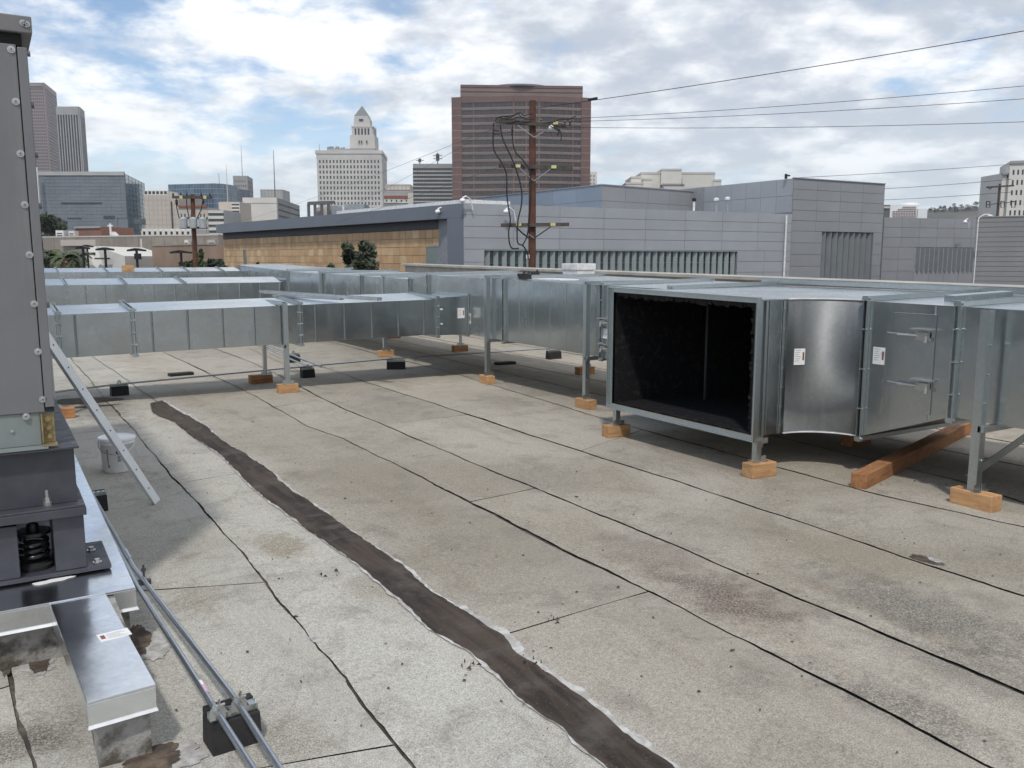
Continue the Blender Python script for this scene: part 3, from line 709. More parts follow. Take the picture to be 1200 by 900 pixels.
# access doors with cam latches
def latch(parent, p, d, out):
    """wing handle latch on a duct side: d along the face, out = outward"""
    p, d, out = Vector(p), Vector(d), Vector(out); up = Vector((0, 0, 1)); mb = MB()
    mb.obox(p - d * .07 - up * .045, d * .14, out * .012, up * .09)
    mb.obox(p - d * .09 + up * .05, d * .2, out * .075, up * .010)
    mb.obox(p - d * .03 - up * .02, d * .10, out * .055, up * .05)
    mb.tube([p + out * .055 - d * .02, p + out * .065 - d * .20], 0.012, 7)
    mb.tube([p + out * .062 - d * .10 + up * .0, p + out * .07 - d * .30 + up * .008], 0.006, 6)
    mb.tube([p + out * .055 + d * .06, p + out * .06 + d * .06 - up * .055], 0.013, 7)
    return mb.build('door_latch', 'bolt_zinc', parent)
for door_y0, door_y1, z0, z1, pts, sgn in ((4.40, 4.80, 0.66, 1.53, [on_x(1082, 393, XA - .01), on_x(1082, 452, XA - .01)], -1), (8.62, 8.95, 0.74, 1.58, [on_x(711, 378, XA - .01), on_x(711, 408, XA - .01)], 1)):
    d = MB().box(XA - .012, XA - .002, door_y0, door_y1, z0, z1).build('access_door', 'galvanised', TR, bevel=0.003)
    for q in pts: latch(d, (XA - .012, q.y, q.z), (0, sgn, 0) if sgn < 0 else (0, 1, 0), (-1, 0, 0))
# paper labels
def sticker(parent, p, d, out, w, h, red='side', up=Vector((0, 0, 1))):
    p, d, out, up = Vector(p), Vector(d), Vector(out), Vector(up)
    lb = MB().obox(p - d * w / 2 - up * h / 2, d * w, out * .0025, up * h).build('paper_label', 'label_white', parent)
    if OFF.get(lb.name) is None: OFF[lb.name] = OFF[parent.name]
    mb = MB(); o2 = out * .0027
    mb.mi = 0; mb.obox(p + d * w * .27 - up * h * .22 + o2, d * w * .16, out * .0006, up * h * .5)
    mb.mi = 1
    for k in range(6):
        ln = w * (0.52 - 0.08 * (k % 3)); mb.obox(p - d * w * .42 + up * (h * .38 - k * h * .13) + o2, d * ln, out * .0006, up * h * .035)
    mb.build('label_print', ['label_red', 'label_ink'], parent)
tt = R_(17)      # on the hollow throat
sticker(TR, Vector((6.40 + .492 * math.sin(tt), 5.08 + .492 * math.cos(tt), on_y(935, 418, 5.56).z)), (math.cos(tt), -math.sin(tt), 0), (-math.sin(tt), -math.cos(tt), 0), 0.115, 0.155)
sticker(TR, on_x(1030, 417, XA - .003), (0, -1, 0), (-1, 0, 0), 0.12, 0.155)
sticker(TR, on_x(711, 391, XA - .014), (0, -1, 0), (-1, 0, 0), 0.22, 0.13)
sticker(TR, on_x(549, 373, XA - .003), (0, -1, 0), (-1, 0, 0), 0.16, 0.17)

# ------------------------------------------------------------------ branch ducts
def branch(label, Y, dY, z0, z1, sl, x0, x1, flanges, creases, rise=0.07):
    T = thing('branch_duct', label, 'air duct', ((x0 + x1) / 2, Y, 0), 'branch ducts running into the main duct')
    fx = [x0] + sorted(flanges) + [x1]
    for a, b in zip(fx, fx[1:]):
        mb = MB(); a += .004; b -= .004
        mb.hexa([(a, Y, z0 + sl * a), (b, Y, z0 + sl * b), (b, Y + dY, z0 + sl * b), (a, Y + dY, z0 + sl * a), (a, Y, z1 + sl * a), (b, Y, z1 + sl * b), (b, Y + dY, z1 + sl * b + rise), (a, Y + dY, z1 + sl * a + rise)])
        for c in creases:
            if a + .05 < c < b - .05:
                a_, b_ = z0 + sl * c + .008, z1 + sl * c - .008; mb.add([(c - .018, Y, a_), (c, Y - .016, a_), (c + .018, Y, a_), (c - .018, Y, b_), (c, Y - .016, b_), (c + .018, Y, b_)], [(0, 1, 4, 3), (1, 2, 5, 4), (0, 2, 1), (3, 4, 5)])
        mb.build('duct_section', 'galvanised', T)
    for f in flanges: flange(T, 'X', f, Y, Y + dY, z0 + sl * f, z1 + sl * f, rise=rise)
    return T
fx = lambda px, py, Y: on_y(px, py, Y).x
Yn = 12.82
near = branch('nearest galvanised branch duct, reaching the main duct between the leaning strip and the loose channels', Yn, 1.05, 0.682, 1.258, 0.0125, -2.6, fx(512, 370, Yn),
              [fx(70, 400, Yn), fx(157, 390, Yn), fx(352, 380, Yn)], [fx(p, 380, Yn) for p in (88, 178, 220, 261, 298, 370, 404, 436, 467, 497)])
xt = fx(512, 370, Yn)
mb = MB().hexa([(xt + .004, Yn - .02, .745), (XA - .03, Yn - .04, .735), (XA - .03, Yn + 1.14, .735), (xt + .004, Yn + 1.08, .745), (xt + .004, Yn - .02, 1.36), (XA - .03, Yn - .04, 1.385), (XA - .03, Yn + 1.14, 1.385), (xt + .004, Yn + 1.08, 1.36)])
mb.build('duct_tap', 'galvanised', near); flange(near, 'X', xt, Yn, Yn + 1.05, .75, 1.345)
mb = MB(); ring(mb, 'X', XA - .03, Yn - .04, Yn + 1.14, .735, 1.385, .026, .03); mb.build('tap_collar', 'galvanised_rail', near)
mb = MB()
for z in (.92, 1.16): mb.box(xt + .05, xt + .09, Yn - .034, Yn - .02, z, z + .025)
mb.build('tap_clip', 'hem_white', near)
sticker(near, Vector((fx(541, 372, Yn - .03) - .02, Yn - .048, 1.10)), (1, 0, 0), (0, -1, 0), 0.13, 0.17)
Ym = 23.2
branch('middle galvanised branch duct with small papers on top, behind the nearest one', Ym, 1.15, 0.78, 1.372, 0.0, -5.0, XA - .004, [fx(p, 340, Ym) for p in (78, 148, 217)], [fx(p, 340, Ym) for p in (100, 123, 180, 205, 231, 256, 281, 305, 328)], .125)
Yf = 36.0
branch('farthest galvanised branch duct with an orange wood block on its top', Yf, 1.3, 0.95, 1.50, 0.0, -8.0, 8.9, [fx(p, 320, Yf) for p in (68, 126, 190, 221, 262)], [fx(p, 320, Yf) for p in (97, 158, 205, 240)], .14)

# ------------------------------------------------------------------ support frames and wood blocks
def l_post(mb, x, y, z0, z1, w=0.07, sx=1, sy=1, t=0.006):
    mb.box(min(x, x + sx * w), max(x, x + sx * w), min(y, y + sy * t), max(y, y + sy * t), z0, z1)
    mb.box(min(x, x + sx * t), max(x, x + sx * t), min(y + sy * (t + .001), y + sy * w), max(y + sy * (t + .001), y + sy * w), z0, z1)
BH = 0.135
def block(label, x, y, along, L=0.30, D=0.14, h=BH, rot=0.0, mat='redwood', z=0.0):
    T = thing('wood_block', label, 'wood block', (x, y, z), 'wood blocks under the duct supports')
    a = L / 2; b = D / 2
    o = MB().box(-a, a, -b, b, z + 0.001, z + h)
    off = Vector((0, 0, z)); me_o = o.build('block', mat, None, off=off, bevel=0.006)
    me_o.parent = T; me_o.location = (0, 0, 0); OFF[me_o.name] = Vector((x, y, z))
    T.rotation_euler = (0, 0, (R_(90) if along == 'Y' else 0) + rot + .05 * math.sin(x * 7.3 + y * 3.1))
    return T
def clips(mb, x, y, z, w=.07):
    mb.box(x - .05, x + .002, y - .012, y - .004, z, z + .055); mb.box(x - .05, x + .002, y - .045, y - .0125, z + .001, z + .007)
    mb.box(x + w - .01, x + w + .05, y - .012, y - .004, z, z + .05); mb.box(x + w - .01, x + w + .05, y - .05, y - .0125, z + .001, z + .007)
    mb.box(x - .02, x + w + .02, y - .02, y + w + .03, z - .001, z + .004)
def support(label, front, rear, ztop, rail_axis, group='support frames under the ducts', low=None, w=0.07, over=.12, top=True):
    T = thing('duct_support', label, 'duct support', (front[0], front[1], BH), group)
    for (x, y, sx, sy) in ((front[0], front[1], 1, 1), (rear[0], rear[1], -1, 1) if rail_axis == 'X' else (rear[0], rear[1], 1, -1)):
        mb = MB(); l_post(mb, x, y, BH + .005, ztop, w, sx, sy)
        for k in range(5):
            z = BH + .25 + k * (ztop - BH - .3) / 5; mb.tube([(x + sx * w * .5, y - .004 * sy, z), (x + sx * w * .5, y - .014 * sy, z)], .009, 6)
        p = mb.build('post', 'galvanised_rail', T)
        mb = MB(); clips(mb, x if sx > 0 else x - w, y if sy > 0 else y - w, BH + .002, w); mb.build('base_clip', 'galvanised_rail', T)
    f, r_ = Vector((front[0], front[1], ztop)), Vector((rear[0], rear[1], ztop))
    d = (r_ - f).normalized(); s = d.cross(Vector((0, 0, 1)))
    mb = MB()
    for off in (-.030, .022):
        a, b = f - d * .02 + s * off, r_ + d * over + s * off
        mb.bar(a + Vector((0, 0, -.028)), b + Vector((0, 0, -.020)), .036, .005); mb.bar(a + s * .0185, b + s * .0185, .004, .036)
    if top: mb.build('top_rail', 'galvanised_rail', T)
    if low is not None:
        mb = MB(); mb.bar(f + Vector((0, 0, low - ztop)), r_ + Vector((0, 0, low - ztop)), .05, .05); mb.build('bottom_rail', 'galvanised_rail', T)
    return T
s1 = support('galvanised post frame nearest the camera at right, with a dark diagonal brace', (6.72, 3.86), (8.95, 3.86), zt(3.86) - .004, 'X', low=zb(3.86) - .032, w=.075, top=False)
MB().bar((6.80, 3.93, .26), (8.75, 3.93, .86), .006, .07).bar((6.80, 3.965, .23), (8.75, 3.965, .83), .07, .006).build('diagonal_brace', 'galvanised_rail', s1)
support('galvanised post frame just left of the big open end, beside the door latches', (6.76, 9.28), (8.9, 9.28), zt(9.28) + .03, 'X', low=zb(9.28) - .032)
support('galvanised post frame right of the duct tap with two paper labels', (6.79, 12.02), (8.85, 12.07), zt(12.0) + .035, 'X', low=zb(12) - .032)
support('galvanised post frame under the main duct, half hidden behind the nearest branch duct', (6.86, 16.42), (8.72, 16.52), 1.66, 'X', low=zb(16.4) - .032)
support('farther galvanised post frame on the main duct beyond the loose channels', (6.80, 20.15), (8.75, 20.2), 1.70, 'X', low=zb(20) - .032)
support('galvanised post frame carrying the nearest branch duct under the loose channels', (3.72, 12.72), (3.72, 13.97), 1.345, 'Y', low=.70)
support('post frame half hidden by the grey unit, at the left end of a branch duct', (0.55, 12.1), (0.55, 13.97), 1.31, 'Y', low=.65)
support('galvanised post frame of the middle branch duct beside the main duct', (fx(336, 330, 23.1), 23.1), (fx(336, 330, 23.1), 24.45), 1.46, 'Y', low=.745)
for (l, x, y, al, L, m) in (('orange wood block under the right front post nearest the camera', 6.74, 3.87, 'Y', .36, 'redwood'),
        ('orange wood block under the post left of the big open end', 6.77, 9.28, 'Y', .30, 'redwood'),
        ('orange wood block under the post beside the duct tap', 6.80, 12.03, 'Y', .30, 'redwood'),
        ('orange wood block seen beyond the nearest branch duct, behind a black pipe block', 6.90, 16.45, 'X', .32, 'redwood'),
        ('small wood block far under the main duct, just below the nearest branch duct', 6.84, 20.2, 'X', .3, 'redwood'),
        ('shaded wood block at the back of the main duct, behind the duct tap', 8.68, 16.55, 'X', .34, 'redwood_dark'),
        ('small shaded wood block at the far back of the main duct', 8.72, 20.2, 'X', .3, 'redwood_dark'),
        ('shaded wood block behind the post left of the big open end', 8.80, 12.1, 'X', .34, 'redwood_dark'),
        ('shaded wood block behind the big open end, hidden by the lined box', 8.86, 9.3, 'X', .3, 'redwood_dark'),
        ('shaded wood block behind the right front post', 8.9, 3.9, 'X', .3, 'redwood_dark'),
        ('lit wood block under the front post of the nearest branch duct', 3.75, 12.74, 'X', .30, 'redwood'),
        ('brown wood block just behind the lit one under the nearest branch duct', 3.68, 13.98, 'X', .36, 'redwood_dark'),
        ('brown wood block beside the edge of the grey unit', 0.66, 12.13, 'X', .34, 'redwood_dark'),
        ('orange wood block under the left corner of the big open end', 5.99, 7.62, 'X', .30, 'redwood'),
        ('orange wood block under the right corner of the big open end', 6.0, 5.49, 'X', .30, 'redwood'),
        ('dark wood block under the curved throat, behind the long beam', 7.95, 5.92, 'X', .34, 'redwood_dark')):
    block(l, x, y, al, L, mat=m)
for (l, x, y) in (('short galvanised leg under the left corner of the big open end', 5.97, 7.60), ('short galvanised leg under the right corner of the big open end', 5.98, 5.51), ('short leg under the curved throat', 7.95, 5.9)):
    T = thing('stub_support', l, 'duct support', (x, y, BH))
    mb = MB(); l_post(mb, x, y, BH + .004, OZ - .031, .06); mb.build('post', 'galvanised_rail', T)
    mb = MB(); clips(mb, x, y, BH + .002, .06); mb.build('base_clip', 'bolt_zinc', T)
block('orange wood block lying on top of the farthest branch duct', on_y(150, 314, Yf + .6).x, Yf + .6, 'X', .42, .25, .24, z=1.502)
# dark beam of timber lying under the main duct
a, b = Vector((6.40, 4.72, 0)), Vector((9.70, 5.72, 0)); d = (b - a).normalized(); n_ = Vector((-d.y, d.x, 0)); L = (b - a).length
BT = thing('timber_beam', 'long reddish square timber lying on the roof under the main duct', 'timber', a)
o = MB().box(0, L, -.068, .068, 0.002, .137).build('beam', 'redwood_dark', None, bevel=0.006); o.parent = BT; BT.rotation_euler = (0, 0, math.atan2(d.y, d.x))
# loose lengths lying on the ducts
def channel(name, label, cat, p, q, w, h, mat='galvanised_rail', group=None):
    p, q = Vector(p), Vector(q); d = (q - p).normalized(); s = d.cross(Vector((0, 0, 1))).normalized(); mb = MB()
    mb.bar(p, q, w, .004); mb.bar(p + s * (w / 2 - .002) + Vector((0, 0, h / 2 + .0025)), q + s * (w / 2 - .002) + Vector((0, 0, h / 2 + .0025)), .004, h)
    mb.bar(p - s * (w / 2 - .002) + Vector((0, 0, h / 2 + .0025)), q - s * (w / 2 - .002) + Vector((0, 0, h / 2 + .0025)), .004, h)
    o = mb.build(name, mat, None, off=p); return tag(o, label, cat, group)
zc = lambda x: 1.258 + .0125 * x
pa, pb = on_roof(322, 341, 1.42), on_roof(412, 361, 1.345)
channel('loose_channel', 'long loose galvanised channel lying askew across the nearest branch duct', 'metal channel', (3.92, 14.6, 1.43), (5.02, 12.15, 1.375), .10, .045, 'bright_cap')
channel('loose_channel', 'shorter loose galvanised channel ending beside the long one on the nearest branch duct', 'metal channel', (3.98, 14.05, 1.39), (4.72, 12.95, 1.36), .10, .03, 'bright_cap')
sp = on_roof(914, 331, zt(8) + .06); sq = on_roof(1215, 345, zt(4) + .06)
channel('loose_strip', 'long galvanised strip lying along the back edge of the main duct top', 'metal strip', (8.70, sp.y * .5 + 4.2, zt(8) + .05), (8.62, 3.2, zt(3.5) + .05), .16, .05, 'galvanised')
o = MB().obox((7.35, 4.55, zt(4.5) + .012), (0.75, -.10, 0.03), (0.10, .16, 0), (0, 0, .05)).build('loose_sheet', 'galvanised', None, off=(7.35, 4.55, zt(4.5)))
tag(o, 'short bright folded sheet lying on the main duct near its right end', 'metal sheet')
# white box and papers on the main duct
wx = on_roof(678, 321, zt(10) + .02)
T = thing('white_box', 'white lidded box standing on the main duct left of the big open end', 'box', (wx.x, wx.y, zt(10)))
MB().box(wx.x - .22, wx.x + .22, wx.y - .26, wx.y + .26, zt(10) + .012, zt(10) + .10).build('box', 'white_paint', T)
MB().box(wx.x - .24, wx.x + .24, wx.y - .28, wx.y + .28, zt(10) + .101, zt(10) + .235).build('lid', 'white_paint', T, bevel=.012)
q = on_roof(648, 327, zt(10.6) + .02)
tag(MB().obox((q.x - .15, q.y - .4, zt(10.5) + .012), (.35, 0, 0), (0, .75, 0), (0, 0, .015)).build('white_sheet', 'white_paint', None, off=q), 'flat white sheet lying on the main duct beside the white box', 'sheet')
for k, (px, py) in enumerate(((612, 325), (617, 325.5), (627, 323))):
    q = on_roof(px, py, zt(11.6) + .03)
    tag(MB().box(q.x - .06, q.x + .06, q.y - .05, q.y + .05, zt(11.6) + .01, zt(11.6) + .09).add([], []).tube([(q.x, q.y, zt(11.6) + .05), (q.x + .08, q.y + .05, zt(11.6) + .12)], .02, 6).build('black_fitting', 'rubber', None, off=q), ('leftmost of three black fittings on the main duct by its post frame', 'middle one of three black fittings on the main duct', 'rightmost of three black fittings on the main duct, standing apart')[k], 'fitting', 'black fittings on the main duct')
for k, (px, py, m, l) in enumerate(((59, 329.5, 'white_paint', 'white paper on the left end of the middle branch duct'), (117, 330.5, 'tape_yellow', 'yellow paper on the middle branch duct'), (174, 329.3, 'white_paint', 'white paper on the middle branch duct beside a flange'), (140, 358, 'white_paint', 'white paper on top of the nearest branch duct'))):
    Yp, z = (Yn + .5, zc(1.4)) if k == 3 else (Ym + .5, 1.372)
    q = on_y(px, py, Yp)
    tag(MB().obox((q.x - .16, Yp - .2, z + .004), (.32, .02, 0), (-.02, .4, 0), (0, 0, .004)).build('paper_sheet', m, None, off=(q.x, Yp, z)), l, 'paper')
# ------------------------------------------------------------------ grey unit on its spring stand, at left
UY = 5.0
UX = 0.25
U = thing('air_handling_unit', 'tall grey sheet metal cabinet with round-headed screws at the left edge', 'air handler', (-1.0, 6.5, 1.03))
def u(x, z): return on_y(x, z, UY)
MB().box(-2.2, 0.203, UY, UY + 4.6, 1.215, 3.03).build('cabinet_panel', 'unit_paint', U, bevel=.004)
MB().box(0.207, UX, UY - .004, UY + 4.6, 1.24, 3.02).build('corner_post', 'unit_paint', U, bevel=.004)
MB().box(-2.2, UX - .02, UY + .012, UY + 4.58, 3.03, 3.10).build('top_gap', 'dark_gap', U)
MB().hexa([(-2.2, UY - .02, 3.085), (UX + .028, UY - .02, 3.085), (UX + .028, UY + 4.64, 3.085), (-2.2, UY + 4.64, 3.085), (-2.2, UY - .02, 3.165), (UX + .028, UY - .02, 3.165), (UX + .028, UY + 4.64, 3.165), (-2.2, UY + 4.64, 3.165)]).build('top_cap', 'unit_cap_paint', U, bevel=.005)
def screw(x, z, y, r=.0175):
    mb = MB(); mb.mi = 0
    mb.tube([(x, y, z), (x, y - .004, z)], r, 14); mb.tube([(x, y - .004, z), (x, y - .012, z)], r * .62, 10, r * .5)
    mb.mi = 1; mb.tube([(x, y - .0122, z), (x, y - .0128, z)], r * .28, 6)
    return mb.build('screw', ['bolt_zinc', 'ink_grey'], U)
for (px, py) in ((13, 58), (18.5, 119), (24, 180), (29, 240), (34.5, 298.5), (40, 356), (44.5, 412), (50, 468), (30.5, 488)):
    p = u(px, py); screw(p.x, p.z, UY)
for (px, py) in ((26.5, 28), (31, 29.5)):
    p = u(px, py); screw(p.x, p.z, UY - .02, .015)
mb = MB()
for (px, py) in ((28.6, 61), (33, 122), (38.5, 181), (43, 241), (48, 300), (53, 358)):
    p = u(px, py); mb.tube([(UX, UY + .03, p.z), (UX + .014, UY + .03, p.z)], .014, 8)
mb.build('edge_screw', 'unit_cap_paint', U)
# base rail
MB().box(-2.2, .178, UY + .012, UY + 4.55, 1.045, 1.212).build('base_rail', 'base_rail_paint', U)
MB().box(-2.2, .205, UY - .055, UY + .011, 1.033, 1.043).build('base_lip', 'base_rail_paint', U)
p = u(20, 510)
mb = MB(); mb.tube([(.05, UY + .012, 1.13), (.05, UY + .002, 1.13)], .008, 8); mb.build('rail_screw', 'bolt_zinc', U)
br = MB().box(.182, .244, UY + .02, UY + .026, 1.055, 1.205).box(.182, .188, UY - .03, UY + .019, 1.06, 1.21).box(.182, .25, UY - .05, UY + .0195, 1.0445, 1.052).build('corner_bracket', 'brass_zinc', U)
mb = MB()
for z in (1.175, 1.13, 1.085): mb.tube([(.216, UY + .02, z), (.216, UY + .010, z)], .017, 6); mb.tube([(.216, UY + .010, z), (.216, UY - .005, z)], .009, 8)
mb.build('bracket_bolt', 'brass_zinc', br)
MB().box(.207, .247, UY + .004, UY + .3, 1.215, 1.238).build('post_foot', 'dark_gap', U)

S = thing('isolator_stand', 'dark painted steel spring stand carrying the grey cabinet', 'spring mount', (0, 5.2, .325))
MB().box(-2.2, .345, UY - .05, UY + 4.6, 1.018, 1.030).box(-2.2, .325, UY + .02, UY + .035, .718, 1.0175).box(-2.2, .352, UY - .06, UY + 4.6, .705, .7175).build('beam', 'steel_paint', S, bevel=.003)
pl = MB().box(-2.2, .358, UY - .065, UY + .40, .660, .7045).build('top_plate', 'steel_paint', S, bevel=.004)
MB().box(.197, .345, UY - .02, UY + .34, .3605, .6595).build('leg', 'steel_paint', S, bevel=.004)
MB().box(-.30, .034, UY - .02, UY + .34, .3605, .640).build('leg', 'steel_paint', S, bevel=.004)
MB().box(-.40, .462, UY + .02 - .05, UY + .43, .336, .360).build('base_plate', 'steel_paint', S, bevel=.004)
mb = MB()
for (px, py) in ((107, 645), (114, 659)):
    q = on_roof(px, py, .361); mb.tube([(q.x, q.y, .3605), (q.x, q.y, .366)], .024, 14); mb.tube([(q.x, q.y, .366), (q.x, q.y, .382)], .015, 6)
mb.build('anchor_bolt', 'bolt_zinc', S)
q = u(57, 591); mb = MB(); x = .183
mb.tube([(x, UY + .02, .718), (x, UY + .02, .738)], .022, 12); mb.tube([(x, UY + .02, .738), (x, UY + .02, .758)], .018, 6); mb.tube([(x, UY + .02, .758), (x, UY + .02, .80)], .009, 8)
mb.build('adjusting_bolt', 'bolt_zinc', S)
SX, SY = .108, UY + .12
sg = MB().lathe((SX, SY, 0), [(.085, .361), (.088, .385), (.07, .39), (.07, .40)], 28).build('spring_cup', 'rubber', S, smooth=False)
pts = []
for k in range(150):
    t = k / 149; a = t * 2 * math.pi * 3.6; rr = .062 if 0.08 < t < .92 else .058
    pts.append((SX + rr * math.cos(a), SY + rr * math.sin(a), .41 + .12 * t))
MB().tube(pts, .0135, 10).build('coil_spring', 'spring_steel', S, smooth=True)
MB().lathe((SX, SY, 0), [(.07, .545), (.085, .548), (.085, .566), (.03, .567), (.03, .60)], 28).build('spring_cap', 'spring_steel', S)
MB().tube([(SX, SY, .567), (SX, SY, .66)], .012, 8).tube([(SX, SY, .585), (SX, SY, .605)], .024, 6).build('adjusting_rod', 'spring_steel', S)

# ------------------------------------------------------------------ curbs with bright metal caps
CZ = .325
C1 = thing('equipment_curb', 'wide curb with bright metal cap under the grey unit', 'roof curb', (-.8, 5.8, 0))
MB().box(-2.4, .505, 4.70, 9.4, -.01, CZ - .012).build('curb_wall', 'concrete_dirty', C1)
cap = MB().box(-2.45, .535, 4.635, 9.46, CZ - .010, CZ).box(-2.45, .535, 4.635, 4.639, CZ - .105, CZ - .0105).box(.531, .535, 4.6395, 9.46, CZ - .105, CZ - .0105).build('metal_cap', 'bright_cap', C1, bevel=.0025)
MB().hexa([(-2.45, 4.623, CZ - .118), (.545, 4.623, CZ - .118), (.545, 4.64, CZ - .118), (-2.45, 4.64, CZ - .118), (-2.45, 4.632, CZ - .106), (.538, 4.632, CZ - .106), (.54, 4.64, CZ - .106), (-2.45, 4.64, CZ - .106)]).build('cap_hem', 'hem_white', cap)
mb = MB(); r = random.Random(9)
pts = []
c = on_roof(62, 681, CZ)
for k in range(20):
    t = 2 * math.pi * k / 20; q = 1 + .25 * math.sin(2 * t + .6) + .15 * math.sin(5 * t)
    pts.append((c.x + .085 * q * math.cos(t), c.y + .035 * q * math.sin(t), CZ + .003))
mb.add(pts, [tuple(range(20))]).build('dried_splash', 'label_white', cap, recalc=False)
C2 = thing('curb_stub', 'narrow curb under a bright metal cap with a white paper label, pointing at the camera', 'roof curb', (.33, 4.0, 0))
mb = MB()
mb.box(.235, .432, 3.545, 4.628, -.01, CZ - .02)
r = random.Random(3)
mb.build('curb_wall', 'concrete_dirty', C2)
fx0, fx1 = .205, .455
cap2 = MB().hexa([(fx0, 3.485, CZ - .018), (fx1, 3.505, CZ - .018), (.395, 4.632, CZ - .018), (.145, 4.632, CZ - .018), (fx0, 3.485, CZ - .006), (fx1, 3.505, CZ - .006), (.395, 4.632, CZ - .006), (.145, 4.632, CZ - .006)])
cap2.hexa([(fx0, 3.485, CZ - .105), (fx1, 3.505, CZ - .105), (fx1, 3.509, CZ - .105), (fx0, 3.489, CZ - .105), (fx0, 3.485, CZ - .0185), (fx1, 3.505, CZ - .0185), (fx1, 3.509, CZ - .0185), (fx0, 3.489, CZ - .0185)])
cap2.hexa([(fx0, 3.4895, CZ - .105), (fx0 + .004, 3.4895, CZ - .105), (.149, 4.62, CZ - .105), (.145, 4.62, CZ - .105), (fx0, 3.4895, CZ - .0185), (fx0 + .004, 3.4895, CZ - .0185), (.149, 4.62, CZ - .0185), (.145, 4.62, CZ - .0185)])
cap2.hexa([(fx1 - .004, 3.5095, CZ - .105), (fx1, 3.5095, CZ - .105), (.395, 4.62, CZ - .105), (.391, 4.62, CZ - .105), (fx1 - .004, 3.5095, CZ - .0185), (fx1, 3.5095, CZ - .0185), (.395, 4.62, CZ - .0185), (.391, 4.62, CZ - .0185)])
cap2 = cap2.build('metal_cap', 'bright_cap', C2, bevel=.0025)
MB().hexa([(fx0 - .002, 3.476, CZ - .117), (fx1 + .004, 3.496, CZ - .117), (fx1 + .004, 3.508, CZ - .117), (fx0 - .002, 3.488, CZ - .117), (fx0, 3.482, CZ - .106), (fx1, 3.502, CZ - .106), (fx1, 3.508, CZ - .106), (fx0, 3.488, CZ - .106)]).build('cap_hem', 'hem_white', cap2)
q = on_roof(134, 744, CZ - .006)
d = Vector((.98, .12, 0)).normalized()
def flat_label(parent, c, d, w, h):
    n = Vector((-d.y, d.x, 0)); o = c - d * w / 2 - n * h / 2
    lb = MB().obox(o, d * w, n * h, (0, 0, .002)).build('paper_label', 'label_white', parent)
    mb = MB(); mb.mi = 0; mb.obox(o + d * w * .06 + n * h * .25 + Vector((0, 0, .0022)), d * w * .14, n * h * .5, (0, 0, .0006))
    mb.mi = 1
    for k in range(5): mb.obox(o + d * w * .26 + n * h * (.15 + .15 * k) + Vector((0, 0, .0022)), d * w * (.62 - .1 * (k % 3)), n * h * .03, (0, 0, .0006))
    mb.build('label_print', ['label_red', 'label_ink'], parent)
flat_label(cap2, q, d, .13, .085)

# ------------------------------------------------------------------ conduits and their rubber feet
def conduit(label, pts, r=.0130, tape=None, couplings=()):
    T = thing('conduit', label, 'conduit', pts[0], 'electrical conduits on the roof')
    MB().tube(pts, r, 12).build('pipe', 'conduit_zinc', T, smooth=True)
    for c in couplings:
        c = Vector(c[0]), Vector(c[1]); MB().tube(c, r * 1.3, 12).build('coupling', 'conduit_zinc', T, smooth=False)
    if tape: MB().tube(tape[:2], r * 1.04, 12).build('pink_tape', 'tape_pink', T)
    if tape and len(tape) > 2: MB().tube(tape[1:], r * 1.04, 12).build('pale_tape', 'label_white', T)
    return T
ZC = .19
q1 = [on_roof(97, 568, ZC), on_roof(161, 686.7, ZC), on_roof(252, 830.7, ZC), on_roof(300, 906, ZC)]; q1.append(q1[-1] + (q1[-1] - q1[-2]) * 2.2)
q2 = [on_roof(101, 567, ZC), on_roof(157, 665, ZC), on_roof(276, 820, ZC), on_roof(325, 896, ZC)]; q2.append(q2[-1] + (q2[-1] - q2[-2]) * 2.2)
ta, tb, tc_ = on_roof(242, 813, ZC), on_roof(237, 805, ZC), on_roof(234, 800, ZC)
conduit('left of the two near conduits beside the metal caps, with a pink tape band', q1, tape=(ta, tb, tc_))
conduit('right of the two near conduits running past the metal caps', q2, couplings=[(on_roof(146, 645, ZC), on_roof(152, 656, ZC))])
